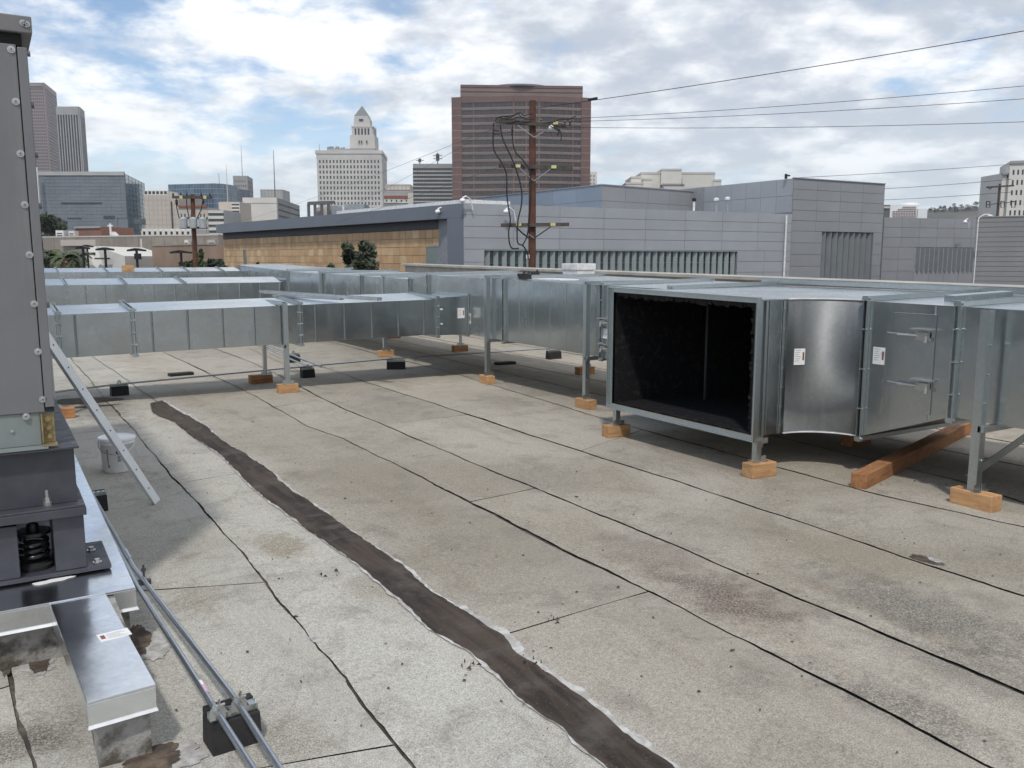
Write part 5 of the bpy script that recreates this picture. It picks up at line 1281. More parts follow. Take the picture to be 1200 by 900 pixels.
# pink granite tower with ribbon windows
D = 480
pts = [(529.5, 118, D + 1), (541, 116, D), (569, 117, D - 1.5), (602, 119, D - 4), (632, 119, D - 4), (662, 118, D - 1), (681, 118, D + 1), (692, 118, D + 3)]
V = [XY(*p) for p in pts]
zP = ZZ(535, 114, D); zPt = ZZ(610, 99, D)
PT = thing('granite_tower', 'big pinkish granite office tower with ribbon windows behind the utility pole', 'tower', V[3].to_tuple()[:2] + (G,))
nb = outn(V[0], V[-1])
MB().prism([(v.x, v.y) for v in V] + [((V[-1] - nb * 45).x, (V[-1] - nb * 45).y), ((V[0] - nb * 45).x, (V[0] - nb * 45).y)], G, zP - .3).build('core', 'granite_pink', PT)
fl = 8.15 * D / 1010.; nfl = 17; zB0 = zP - 3.0 - nfl * fl
win = None
for i, (mode) in enumerate(('pier', 'rib', 'mid', 'ctr', 'mid', 'rib', 'pier')):
    a, b = V[i], V[i + 1]
    if mode == 'pier':
        slab(MB(), a, b, 0, .8, G, zP).build('corner_pier', 'granite_pink', PT)
        pm = slab(MB(), a, b, 0, .86, zB0 + fl * .255, zB0 + fl * .34).build('granite_course', 'course_light', PT)
        copies(pm, PT, [Matrix.Translation((0, 0, fl * k)) for k in range(1, nfl)])
        continue
    mb = MB(); slab(mb, a, b, 0, .6, zP - 3.0, zP); mb.build('parapet_band', 'granite_pink', PT)
    slab(MB(), a, b, 0, .4, zB0 - 8, zB0).build('base_band', 'granite_pink', PT)
    pm = slab(MB(), a, b, 0, .5, zB0, zB0 + fl * .25).build('spandrel', 'spandrel_grey', PT)
    copies(pm, PT, [Matrix.Translation((0, 0, fl * k)) for k in range(1, nfl)])
    pm = slab(MB(), a, b, 0, .55, zB0 + fl * .255, zB0 + fl * .34).build('granite_course', 'course_light', PT)
    copies(pm, PT, [Matrix.Translation((0, 0, fl * k)) for k in range(1, nfl)])
    pm = slab(MB(), a, b, 0, .1, zB0 + fl * .345, zB0 + fl * .995).build('window_band', 'glass_tower', PT)
    copies(pm, PT, [Matrix.Translation((0, 0, fl * k)) for k in range(1, nfl)])
    mb = MB(); n_m = {'rib': 4, 'mid': 4, 'ctr': 6}[mode]
    for k in range(n_m + 1):
        w = .16 if not (mode == 'ctr' and k % 3 == 0) else .9
        if mode == 'rib' and k == 2: w = .7
        c = lerp(a, b, k / n_m); d = (b - a).normalized() * w / 2
        slab(mb, c - d, c + d, 0, .42, zB0, zP - 3.0)
    mb.build('mullion', 'granite_pink', PT)
up0, up1 = XY(539.5, 98, D + 2), XY(683, 101, D + 6)
slab(MB(), up0, up1, 38, .0, zP - .29, zPt).build('upper_block', 'spandrel_grey', PT)
mb = MB(); slab(mb, up0, up1, 0, .3, zPt - 1.0, zPt + .3); slab(mb, up0, up1, 0, .3, zP - .25, zP + .9); slab(mb, up0, up1, 0, .25, zPt - 3.3, zPt - 2.9); mb.build('granite_course', 'granite_pink', PT)
q = at(609, 97, D + 22); MB().lathe(V3(q, zPt), [(20, .0), (20, .9), (15, 1.3), (2, 1.4)], 28).build('roof_drum', 'pyramid_grey', PT)
# dark office block with light ribbons
A, B = XY(484, 192, 540), XY(533, 192, 540)
RB = body('ribbon_block', 'dark flat-roofed office block with light horizontal ribbons', A, B, 40, ZZ(505, 192, 540), 'concrete_dark')
zt1 = ZZ(505, 192, 540); fl = 4.25 * 540 / 1010.
slab(MB(), A, B, 0, .5, zt1 - 2.6, zt1).build('parapet_band', 'stone_grey', RB)
for k in range(14):
    z = zt1 - 2.6 - fl * k
    if k == 0: p1_ = slab(MB(), A, B, 0, .1, z - fl * .62, z - .01).build('window_band', 'glass_dark', RB); p2_ = slab(MB(), A, B, 0, .5, z - fl, z - fl * .63).build('spandrel', 'ribbon_light', RB)
    else: copies(p1_, RB, [Matrix.Translation((0, 0, -fl * k))]); copies(p2_, RB, [Matrix.Translation((0, 0, -fl * k))])
mb = MB()
for k in range(25):
    c = lerp(A, B, k / 24); d = (B - A).normalized() * .15; slab(mb, c - d, c + d, 0, .3, zt1 - 2.6 - fl * 14, zt1 - 2.6)
mb.build('mullion', 'concrete_dark', RB)
def mast(label, px, y0, y1, D, r=.25, mat='concrete_dark', cross=()):
    a, b = at(px, y1, D), at(px, y0, D); mb = MB(); mb.tube([V3(a, a.z), V3(a, a.z + (b.z - a.z) * .55), V3(a, b.z)], r, 6, r * .35)
    for c in cross:
        z = ZZ(px, c, D); mb.bar(V3(a - RT * r * 7, z), V3(a + RT * r * 7, z), r, r)
        mb.box(a.x - r * 2, a.x + r * 2, a.y - r * 2, a.y + r * 2, z - r * 3, z + r * 3)
    tag(mb.build('antenna_mast', mat, None, off=a), label, 'antenna')
mast('lattice antenna on the dark ribbon block', 513, 178, 192.5, 545, .4, 'concrete_dark', (182.5, 186))
mast('short antenna at the left of the ribbon block roof', 492, 186.5, 192.5, 545, .35, 'concrete_dark', (188,))
mast('tall thin mast behind the white box building', 322.5, 176, 232, 320, .22)
mast('thin mast on the grey tower', 284, 170, 206, 800, .3)
mast('left of two thin masts before the blue glass building', 259, 203, 258, 300, .16)
mast('right of two thin masts before the blue glass building', 268, 192, 258, 305, .2, 'stone_white')
mast('thin mast on the white tower cornice', 374.7, 168, 179, 745, .25)
# small layered buildings beside the white tower
T = body('stone_hall', 'small tan stone hall with pale windows right of the white tower', XY(452, 216, 640), XY(481, 216, 640), 20, ZZ(466, 216, 640), 'stone_beige')
facade(T, XY(452, 216, 640), XY(481, 216, 640), ZZ(466, 223, 640), ZZ(466, 216, 640), 6, 1, .5, .6, 'stone_beige', 'stone_pale', .4, .5)
T = body('red_roofed_building', 'low white building with red tiled roof band right of the white tower', XY(450, 224, 560), XY(479, 224, 560), 15, ZZ(466, 225, 560), 'stone_grey')
a, b = XY(450, 224, 560), XY(479, 224, 560)
slab(MB(), a, b, 0, .8, ZZ(466, 232.5, 560), ZZ(466, 229.5, 560)).build('roof', 'roof_red', T); slab(MB(), a, b, 0, .5, ZZ(466, 229.3, 560), ZZ(466, 227, 560)).build('parapet_band', 'ribbon_light', T)
facade(T, a, b, ZZ(466, 238, 560), ZZ(466, 232.6, 560), 5, 1, .3, .45, 'stone_pale', 'glass_dark', .4)
slab(MB(), XY(478, 224, 555), XY(484.5, 224, 555), 10, 0, G, ZZ(480, 226, 555)).build('stair_tower', 'stone_pale', T)
# towers at far left
A, B = XY(22, 97, 1150), XY(51.5, 97, 1150); C_ = XY(65, 102, 1215)
T = thing('brown_tower', 'tall brown gridded tower beside the grey cabinet', 'tower', (B.x, B.y, G)); bk = A + (C_ - B)
zt1 = ZZ(51, 97, 1150)
MB().prism([(p.x, p.y) for p in (A, B, C_, bk)], G, zt1 - .5).build('wall', 'granite_brown', T)
facade(T, A, B, zt1 - 150, zt1 - 6, 12, 36, .6, .55, 'granite_brown', 'glass_window', .5, 1.0, joined=True)
facade(T, B, C_, zt1 - 150, zt1 - 6, 14, 36, .55, .55, 'granite_brown', 'glass_window', .5, 1.0, joined=True)
mb = MB(); slab(mb, A, B, 0, .6, zt1 - 5.99, zt1); slab(mb, B, C_, 0, .6, zt1 - 5.99, zt1); mb.build('parapet_band', 'granite_brown', T)
mb = MB(); rr = random.Random(8); x = 34.0
while x < 49: w = rr.uniform(.5, 1.1); slab(mb, XY(x, 100, 1149), XY(x + w, 100, 1149), -.62, .9, ZZ(x, 101, 1149), ZZ(x, 98.8, 1149)); x += w + .35
mb.build('roof_sign', 'stone_grey', T)
A, B = XY(66, 125, 1000), XY(92, 126, 1000); C_ = XY(97.5, 129, 1030)
T = thing('striped_tower', 'dark tower with pale vertical ribs beside the brown one', 'tower', (B.x, B.y, G)); bk = A + (C_ - B); zt1 = ZZ(80, 125, 1000)
MB().prism([(p.x, p.y) for p in (A, B, C_, bk)], G, zt1 - .5).build('wall', 'stone_grey', T)
facade(T, A, B, zt1 - 130, zt1, 8, 1, .60, 1, 'stone_grey', 'glass_dark', 1.2, .5, 0, 9.0)
facade(T, B, C_, zt1 - 130, zt1, 6, 1, .60, 1, 'stone_grey', 'glass_dark', 1.2, .5, 0, 9.0)
# dark screen-clad block
D = 430; A, B, C_ = XY(40, 202, D), XY(146, 202, D), XY(168.5, 206, D + 55)
T = thing('screen_clad_block', 'broad dark block with a folded metal screen and a glass end, at left', 'building', (B.x, B.y, G)); bk = A + (C_ - B); zt1 = ZZ(100, 201, D)
zb1 = ZZ(140, 253, D)
MB().prism([(p.x, p.y) for p in (A, B, C_, bk)], G, zt1 - 1.2).build('wall', 'zinc_screen', T)
rws = 16; zA = zt1 - 2.2; 
def sc_rect(i, j): return any(j == J and I0 <= i < I1 for (J, I0, I1) in SLOT)
SLOT = [(8, 5, 12), (12, 4, 6)]
L = (B - A).length; cols = 18; cw = 1 / cols; rh = (zA - ZZ(100, 272, D)) / rws
proto = None; mxs = []; rr = random.Random(6); nA_ = outn(A, B)
for j in range(rws):
    for i in range(cols):
        if sc_rect(i, j) and j == 8 and False: continue
        if j >= 12 and i >= 16: continue
        if proto is None: proto = slab(MB(), lerp(A, B, .0003), lerp(A, B, cw - .0003), 0, .35, zA - rh + .10, zA).build('screen_panel', 'zinc_screen', T)
        else: mxs.append(Matrix.Translation((B - A) * (cw * i) + Vector((0, 0, -rh * j)) + nA_ * rr.uniform(-.05, .05)))
copies(proto, T, mxs)
mb = MB(); slab(mb, lerp(A, B, .28), lerp(A, B, .73), -.3, .75, ZZ(100, 238.6, D), ZZ(100, 237.2, D)); slab(mb, lerp(A, B, .34), lerp(A, B, .49), -.3, .75, ZZ(100, 256, D), ZZ(100, 255, D)); slab(mb, lerp(A, B, .74), lerp(A, B, .86), -.3, .75, ZZ(100, 256, D), ZZ(100, 252.8, D)); mb.build('slot_window', 'glass_dark', T)
mb = MB(); slab(mb, A, B, .3, .9, zt1 - 1.9, zt1 - .1); mb.build('roof_fin', 'ribbon_light', T)
facade(T, B, C_, ZZ(150, 272, D), zt1 - 1, 6, 12, .95, .95, 'concrete_dark', 'glass_green', .12, .3)
mb = MB(); slab(mb, XY(157, 262, D - 8), XY(173.5, 262, D - 8), 14, 0, ZZ(160, 263, D), ZZ(160, 257, D)); mb.build('canopy', 'glass_green', T)
mb = MB(); e0, e1 = XY(39.5, 200, D - 6), XY(42.5, 200, D - 6); slab(mb, XY(41.8, 200, D - 6), XY(43.4, 200, D - 6), 1, 0, ZZ(43, 240, D), ZZ(43, 197.5, D))
for k in range(11): z = ZZ(41, 199 + k * 3.8, D); slab(mb, e0, e1, 1, 0, z - .3, z + .3)
mb.build('edge_ladder', 'white_paint', T)
# mid-distance blocks left of the white tower
A, B = XY(169, 229, 380), XY(209, 230, 380)
T = body('beige_block', 'plain beige slab-sided block with a row of dark roof windows', A, B, 30, ZZ(190, 228.5, 380), 'stone_beige')
slab(MB(), XY(169, 226, 384), XY(196.5, 226, 384), 12, 0, ZZ(190, 229, 380), ZZ(180, 223.5, 384)).build('penthouse', 'stone_pale', T)
facade(T, XY(169, 226, 383.5), XY(196.5, 226, 383.5), ZZ(190, 228.4, 383), ZZ(180, 223.5, 384), 6, 1, .72, .7, 'stone_pale', 'glass_dark', .4)
slab(MB(), XY(200.6, 250, 379.5), XY(202.2, 250, 379.5), .2, .05, ZZ(200, 268, 379), ZZ(200, 236, 379)).build('window', 'glass_dark', T)
pc = panels(T, A, B, ZZ(190, 269, 380), ZZ(190, 229, 380), 8, 7, 'stone_beige', .12, .12)
A, B = XY(197, 215.5, 520), XY(250, 216, 512)
T = thing('blue_glass_block', 'blue glass office block with a curved right corner', 'building', (A.x, A.y, G)); zt1 = ZZ(225, 215.5, 516)
crv = [A, B] + [XY(250 + 33 * math.sin(t), 216.5, 512 + 50 * (1 - math.cos(t))) for t in (.35, .7, 1.0, 1.3)]
n_ = outn(A, B)
MB().prism([(p.x, p.y) for p in crv] + [((crv[-1] - n_ * 10).x, (crv[-1] - n_ * 10).y), ((A - n_ * 60).x, (A - n_ * 60).y)], G, zt1 - .5).build('wall', 'glass_blue', T)
facade(T, A, B, zt1 - 34, zt1, 16, 12, .93, .88, 'panel_blue', 'glass_blue', .12, joined=False)
for a, b in zip(crv[1:], crv[2:]): facade(T, a, b, zt1 - 34, zt1, 3, 12, .93, .88, 'panel_blue', 'glass_blue', .12, joined=True)
A, B, C_ = XY(273, 206, 800), XY(289.5, 205, 800), XY(295.5, 207, 830)
T = thing('grey_tower', 'slim pale grey tower with an antenna mast, left of the white box building', 'tower', (B.x, B.y, G)); bk = A + (C_ - B); zt1 = ZZ(282, 206, 800)
MB().prism([(p.x, p.y) for p in (A, B, C_, bk)], G, zt1 - .5).build('wall', 'stone_grey', T)
facade(T, A, B, zt1 - 60, zt1, 6, 14, .5, .4, 'stone_grey', 'concrete_dark', .4, .8, 0, 3, joined=True); facade(T, B, C_, zt1 - 60, zt1, 4, 14, .5, .4, 'stone_grey', 'concrete_dark', .4, .8, 0, 3, joined=True)
A, B, C_ = XY(284, 231.5, 300), XY(324, 232, 300), XY(350, 238.5, 345)
T = thing('white_box_building', 'blank white box building with a grey side wall', 'building', (B.x, B.y, G)); bk = A + (C_ - B); zt1 = ZZ(300, 231.5, 300)
MB().prism([(p.x, p.y) for p in (A, B, C_, bk)], G, zt1).build('wall', 'stone_pale', T)
slab(MB(), B, C_, -.01, .3, G, zt1 - .02).build('side_wall', 'stone_grey', T)
mb = MB()
for k in range(4): slab(mb, lerp(B, C_, .03), lerp(B, C_, .97), -.3, .4, zt1 - 2.2 - k * 2.0, zt1 - 1.7 - k * 2.0)
mb.build('slot_window', 'concrete_dark', T)
slab(MB(), A, B, -.01, .12, zt1 - 1.9, zt1 - 1.75).build('string_course', 'ribbon_light', T)
T = body('pale_block', 'pale far block peeping over the white box building', XY(305, 222, 620), XY(331, 223, 620), 20, ZZ(318, 222, 620), 'ribbon_light')
facade(T, XY(305, 222, 620), XY(331, 223, 620), ZZ(318, 235, 620), ZZ(318, 222, 620), 7, 4, .5, .5, 'ribbon_light', 'stone_grey', .3, joined=True)
A, B = XY(209, 242, 260), XY(243, 243, 260)
T = body('peach_building', 'peach building with red roof edge behind the pole transformers', A, B, 20, ZZ(225, 243, 260), 'stone_beige')
slab(MB(), A, B, .4, .5, ZZ(225, 242.8, 260), ZZ(225, 240.8, 260)).build('roof_edge', 'roof_red', T)
facade(T, A, B, ZZ(225, 275, 260), ZZ(225, 254, 260), 6, 3, .6, .6, 'stone_beige', 'glass_dark', .3)
A, B = XY(244, 247, 240), XY(262, 247, 240)
T = body('banded_building', 'white and green banded low building behind the tan wall corner', A, B, 15, ZZ(253, 246, 240), 'ribbon_light')
facade(T, A, B, ZZ(253, 275, 240), ZZ(253, 248, 240), 1, 4, 1, .5, 'stone_pale', 'glass_green', .4)
T = body('beige_stair_block', 'small beige block with louvred openings before the blue glass', XY(256, 236, 280), XY(281, 238, 280), 12, ZZ(262, 236.5, 280), 'stone_beige')
facade(T, XY(271, 238, 279.6), XY(281, 238, 279.6), ZZ(276, 258, 280), ZZ(276, 238, 280), 1, 5, .9, .5, 'stone_pale', 'concrete_dark', .3)
A, B = XY(166, 268, 200), XY(224, 268, 200)
T = body('white_arcade', 'low white building with small dark openings below the beige block', A, B, 10, ZZ(190, 268, 200), 'stone_pale')
facade(T, A, B, ZZ(190, 276.5, 200), ZZ(190, 270, 200), 9, 1, .45, .6, 'stone_pale', 'glass_dark', .3)
A, B = XY(50, 277, 120), XY(256, 277, 108)
T = body('drab_warehouse', 'long drab warehouse wall with faded marks behind the parking lot', A, B, 20, ZZ(150, 277, 114), 'wall_drab')
panels(T, A, B, G, ZZ(150, 277.5, 114), 14, 1, 'wall_drab', .05, .06)
slab(MB(), A, B, .5, .1, ZZ(150, 277.4, 114), ZZ(150, 275.8, 114)).build('roof_edge', 'stone_white', T)
mb = MB(); slab(mb, XY(165.5, 281, 112), XY(167.2, 281, 112), -.1, .3, G, ZZ(166, 280, 112)); mb.build('downpipe', 'stone_pale', T)
mb = MB(); slab(mb, XY(72, 288, 118), XY(140, 288, 115), -.08, .11, ZZ(110, 288, 117), ZZ(110, 281, 117)); mb.build('faded_band', 'stone_beige', T)
for (l, p0, p1, y0, y1, D, m) in (('white roof unit at the left of the warehouse roof', 65, 74, 270, 277, 124, 'white_paint'), ('second white roof unit on the warehouse roof', 80, 87, 270.5, 277, 124, 'stone_pale'), ('grey roof unit above the tan building, left one', 216, 220, 281, 288, 97, 'stone_pale'), ('grey roof unit above the tan building, middle one', 221, 227, 280, 288, 98, 'equip_grey'), ('pale roof unit above the tan building, right one', 243, 252, 281, 288, 97, 'ribbon_light')):
    a, b = XY(p0, y0, D), XY(p1, y0, D); z1 = ZZ(p0, y0, D); z0 = ZZ(p0, y1, D) - 1.2; T = thing('roof_unit', l, 'air conditioner', ((a + b) / 2).to_tuple()[:2] + (z0,))
    slab(MB(), a, b, 1.2, 0, z0, z1).build('casing', m, T); mb = MB()
    for k in range(3): slab(mb, lerp(a, b, .15), lerp(a, b, .85), -.01, .03, z0 + (z1 - z0) * (.45 + .15 * k), z0 + (z1 - z0) * (.53 + .15 * k))
    mb.build('grille', 'concrete_dark', T)
A, B = XY(88, 266, 128), XY(118, 266, 126)
T = body('brick_shed', 'brick red rooftop shed with a dark opening behind the warehouse', A, B, 6, ZZ(100, 266, 127), 'brick_red')
slab(MB(), A, B, .3, .2, ZZ(100, 267.5, 127), ZZ(100, 265, 127)).build('roof', 'stone_grey', T); slab(MB(), XY(103, 270, 127), XY(110, 270, 127), -.01, .1, ZZ(100, 276, 127), ZZ(100, 269.5, 127)).build('door', 'concrete_dark', T)
q = at(130, 277, 126)
T = thing('roof_finial', 'white cross-topped finial on a little white gable above the warehouse', 'finial', (q.x, q.y, q.z - 1))
MB().tube([V3(q, q.z - 1), V3(q, ZZ(130, 262, 126))], .14, 6).bar(V3(q - RT * .35, ZZ(130, 264.5, 126)), V3(q + RT * .35, ZZ(130, 264.5, 126)), .2, .2).build('cross', 'white_paint', T)
a, b = V3(q - RT * .4, q.z - 1), V3(q + RT * 1.7, q.z - 1); MB().add([a, b, V3(q, q.z + .7), a + FH * 1.5, b + FH * 1.5, V3(q, q.z + .7) + FH * 1.5], [(0, 1, 2), (5, 4, 3), (0, 2, 5, 3), (1, 4, 5, 2), (0, 3, 4, 1)]).build('gable', 'white_paint', T)
A, B = XY(178, 288, 95), XY(254, 288, 84)
T = body('tan_building', 'plain tan windowless building behind the pole with transformers', A, B, 9, ZZ(215, 288, 90), 'wall_tan')
slab(MB(), A, B, .25, .08, ZZ(215, 288, 90) + .002, ZZ(215, 288, 90) + .12).build('roof_edge', 'wall_drab', T); panels(T, A, B, G, ZZ(215, 288.5, 90), 5, 5, 'wall_tan', .02, .03)
# white low-pitched building
q0, q1, q2 = at(100, 290, 96), at(113, 288.5, 96), at(146, 300, 92)
T = thing('white_gabled_hall', 'low white hall with a long sloping roof behind the parking lamps', 'building', (q1.x, q1.y, G))
d_ = FH * 12; P = [V3(q0, G), V3(q2, G), q2, q1, q0]
MB().add(P + [p + d_ for p in P], [(0, 1, 2, 3, 4), (9, 8, 7, 6, 5), (2, 7, 8, 3), (3, 8, 9, 4), (1, 6, 7, 2), (4, 9, 5, 0)]).build('wall', 'stone_pale', T)
for (p0, p1, y0, y1) in ((101, 114, 296, 299), (117, 131, 302, 304), (133, 146, 301, 304)): slab(MB(), XY(p0, y0, 95), XY(p1, y0, 93.5), -.2, .6, ZZ(p0, y1, 95), ZZ(p0, y0, 95)).build('window', 'glass_dark', T)
# right-hand side
T = body('sliver_block', 'narrow pale block beside the granite tower', XY(689, 201.5, 610), XY(699.5, 201.5, 610), 14, ZZ(694, 201.5, 610), 'stone_pale')
facade(T, XY(689, 201.5, 610), XY(699.5, 201.5, 610), ZZ(694, 222, 610), ZZ(694, 204, 610), 2, 4, .3, .5, 'stone_pale', 'glass_dark', .3, 1)
T = thing('beige_hospital', 'beige stepped block of blank boxes rising over the clerestory', 'building', XY(790, 205, 500).to_tuple()[:2] + (G,))
for k, (p0, p1, y, D) in enumerate(((733, 757, 214, 500), (739.5, 752, 207, 504), (751, 776, 202, 506), (754, 764, 209, 499), (775, 799, 198, 502), (798, 838, 202, 506), (836, 845.5, 210.5, 505))):
    slab(MB(), XY(p0, y, D), XY(p1, y, D), 25, 0, G, ZZ((p0 + p1) / 2, y, D)).build('wing', 'stone_pale', T)
    mb = MB(); slab(mb, XY(p0, y, D), XY(p1, y, D), .3, .25, ZZ((p0 + p1) / 2, y, D) - .9, ZZ((p0 + p1) / 2, y, D) + .15); mb.build('parapet_band', 'stone_white', T)
slab(MB(), XY(776, 215, 470), XY(802, 217, 470), 6, 0, G, ZZ(790, 216, 470)).build('plant_deck', 'concrete_dark', T)
mb = MB(); 
for k in range(9): c = XY(777 + 2.8 * k, 215, 469); d = RT * .25; slab(mb, c - d, c + d, .5, .1, ZZ(790, 222, 470), ZZ(790, 216, 470) + .5)
mb.build('plant_post', 'stone_grey', T)
q = at(799, 216, 468); MB().tube([V3(q, q.z - 2), V3(q, ZZ(799, 208, 468))], .3, 6, .1).build('mast', 'concrete_dark', T)
slab(MB(), XY(778, 218.5, 380), XY(826, 219.5, 380), 8, 0, G, ZZ(800, 218.5, 380)).build('low_wing', 'stone_white', T)
A, B = XY(1043, 241, 700), XY(1078, 240, 700)
T = body('white_hospital', 'white stepped building with rows of dark window bands in front of the far hill', A, B, 25, ZZ(1060, 240, 700), 'white_paint')
slab(MB(), XY(1076, 244, 698), XY(1087, 245, 698), 20, 0, G, ZZ(1080, 244.5, 698)).build('wing', 'white_paint', T)
q = at(1066, 240, 712); MB().lathe(V3(q, ZZ(1066, 240, 700)), [(8, 0), (7.5, 1.2), (5, 2.2), (1, 2.6)], 18).build('dome', 'white_paint', T)
for k in range(5):
    p0 = (1058, 1052, 1046, 1046, 1046)[k]; y = 242 + 2.6 * k
    facade(T, XY(p0, y, 699.5), XY(1073.5, y, 699.5), ZZ(1060, y + 2, 700), ZZ(1060, y, 700), 9, 1, .85, .75, 'white_paint', 'brick_red', .3)
T = body('dark_block', 'small dark block left of the white hospital', XY(1035, 239, 640), XY(1043.5, 239.5, 640), 14, ZZ(1040, 240, 640), 'concrete_dark')
slab(MB(), XY(1036, 239, 639), XY(1043, 239.5, 639), -.01, .2, ZZ(1040, 244, 640), ZZ(1040, 242, 640)).build('window_band', 'stone_white', T)
A, B = XY(1184, 188.5, 350), XY(1232, 184, 345)
T = body('white_tower', 'white office tower with rows of dark windows at the right edge', A, B, 25, ZZ(1190, 189, 350), 'stone_pale')
facade(T, A, B, ZZ(1190, 189, 350) - 26, ZZ(1190, 189, 350) - 2.4, 8, 6, .42, .5, 'stone_pale', 'glass_dark', .35, .6)
slab(MB(), A, B, .4, .6, ZZ(1190, 189, 350) - 1.0, ZZ(1190, 189, 350) + .1).build('cornice', 'stone_grey', T)
slab(MB(), XY(1175, 203, 352), XY(1184.2, 203, 352), 16, 0, G, ZZ(1180, 203, 352)).build('stair_tower', 'stone_pale', T); slab(MB(), XY(1174, 202.5, 351.5), XY(1185, 202.5, 351.5), .5, .5, ZZ(1180, 203, 352) - .6, ZZ(1180, 203, 352)).build('stair_roof', 'stone_grey', T)
slab(MB(), XY(1180, 206, 351.9), XY(1184, 206, 351.9), .01, .1, ZZ(1180, 208.5, 352), ZZ(1180, 204.5, 352)).build('window', 'glass_dark', T)

# ------------------------------------------------------------------ far hill
mb = MB(); nP = 60; rr = random.Random(31)
prof = lambda px: 252 - 9.5 * math.exp(-((px - 1165) / 55.) ** 2) - 5 * math.exp(-((px - 1080) / 40.) ** 2) - 3 * math.exp(-((px - 1400) / 150.) ** 2) + 30 * (1 - min(1, max(0, (px - 960) / 100.)))
for k in range(nP):
    px = 960 + k * 14; D = 1500; zt2 = at(px, min(303, prof(px)), D).z; a = XY(px, 260, D)
    mb.v += [V3(a - FH * 350, G - .5), V3(a, zt2), V3(a + FH * 700, G - .5)]
for k in range(nP - 1): mb.f += [(3 * k, 3 * k + 3, 3 * k + 4, 3 * k + 1), (3 * k + 1, 3 * k + 4, 3 * k + 5, 3 * k + 2)]; mb.m += [0, 0]
tag(mb.build('far_hill', 'hill_scrub'), kind='structure')

# ------------------------------------------------------------------ trees and plants
def leaves(mb, c, rx, rz, n, s, rr, long=1.6):
    for k in range(n):
        while True:
            v = Vector((rr.uniform(-1, 1), rr.uniform(-1, 1), rr.uniform(-1, 1)))
            if .2 < v.length < 1: break
        p = Vector(c) + Vector((v.x * rx, v.y * rx, v.z * rz)); a = Vector((rr.gauss(0, 1), rr.gauss(0, 1), rr.gauss(0, 1))).normalized(); b = a.orthogonal().normalized()
        q = s * rr.uniform(.6, 1.3); mb.add([p - a * q * long / 2, p + b * q / 2, p + a * q * long / 2, p - b * q / 2], [(0, 1, 2, 3)])
def tree(name, label, cat, base, h, cr, rz, clumps, nl, s, mat, seed, group=None, trunk=.12, low=.3):
    rr = random.Random(seed); base = Vector(base); T = thing(name, label, cat, base, group)
    mb = MB(); th = h - rz * 1.1
    mb.tube([base, base + Vector((.03 * h * rr.uniform(-1, 1), 0, th * .5)), base + Vector((.04 * h * rr.uniform(-1, 1), 0, th))], trunk, 7, trunk * .5)
    cr_mb = MB()
    for k in range(clumps):
        a = rr.uniform(0, 6.28); ra = cr * math.sqrt(rr.uniform(0, 1)) * .75; z = h - rz + rz * rr.uniform(-.75, .62)
        c = base + Vector((ra * math.cos(a), ra * math.sin(a), z))
        mb.tube([base + Vector((0, 0, th * rr.uniform(.55, .95))), c.lerp(base + Vector((0, 0, th)), .45) + Vector((0, 0, -.06 * h)), c], trunk * .35, 5, trunk * .1)
        leaves(cr_mb, c, cr * rr.uniform(.22, .40), rz * rr.uniform(.18, .33), nl, s, rr)
    mb.build('trunk', 'trunk_bark', T); cr_mb.build('crown', mat, T, recalc=False); return T
b = at(58, 262, 180)
tree('broadleaf_tree', 'big dark rounded tree in front of the screen-clad block', 'tree', (b.x, b.y, G), ZZ(60, 240, 180) - G, 4.6, 4.2, 26, 130, .42, 'leaf_dark', 3, trunk=.35)
for k, (px, y, D) in enumerate(((47, 285, 150), (53, 290, 90))):
    b = at(px, y, D); tree('broadleaf_tree', ('dark tree behind the unit edge below the big rounded tree', 'small dark tree left of the palms')[k], 'tree', (b.x, b.y, G), ZZ(px, (272, 286)[k], D) - G, 2.6, 2.4, 14, 90, .3, 'leaf_dark', 13 + k, trunk=.2)
def palm(label, px, ytop, D, seed):
    b = at(px, ytop, D); h = b.z - G; rr = random.Random(seed); T = thing('palm_tree', label, 'palm', (b.x, b.y, G), 'short palms by the parking lot')
    mb = MB(); mb.tube([(b.x, b.y, G), (b.x + .1, b.y, G + h * .5), (b.x, b.y, G + h - .9)], .34, 9, .24)
    for k in range(26): z = G + (h - 1) * k / 26; mb.lathe((b.x + .1 * math.sin(k / 26 * 3.14), b.y, z), [(.30, 0), (.37, .1), (.30, .16)], 8)
    mb.build('trunk', 'wall_tan', T); cr_ = MB()
    for f in range(20):
        a = rr.uniform(0, 6.28); el = rr.uniform(-.5, 1.2); L = rr.uniform(1.1, 1.7); d = Vector((math.cos(a), math.sin(a), 0)); s = Vector((-d.y, d.x, 0)); p = Vector((b.x, b.y, G + h - .9)); st = [p]
        for k in range(6): e_ = el - k * .32; p = p + (d * math.cos(e_) + Vector((0, 0, math.sin(e_)))) * L / 6; st.append(p)
        for k in range(1, 7):
            for sg in (-1, 1):
                o = st[k]; tip = o + s * sg * .34 * (1 - abs(k - 3) / 6) + Vector((0, 0, -.12)) + d * .14
                cr_.add([st[k - 1], o, tip, st[k - 1] + (tip - o) * .6], [(0, 1, 2, 3)])
    cr_.build('crown', 'leaf_palm', T, recalc=False)
palm('leftmost short palm by the parking lot', 62, 288, 75, 1); palm('middle short palm with a thick brown trunk', 73, 288, 66, 2); palm('rightmost short palm by the parking lot, nearest the lamp posts', 88, 289, 70, 3)
b = at(421, 290, 41.5); tree('yucca_tree', 'dark green branching tree against the tan stone wall', 'tree', (b.x, b.y, G), ZZ(421, 273, 41.5) - G, 1.02, 1.15, 17, 120, .16, 'leaf_dark', 7, trunk=.16)
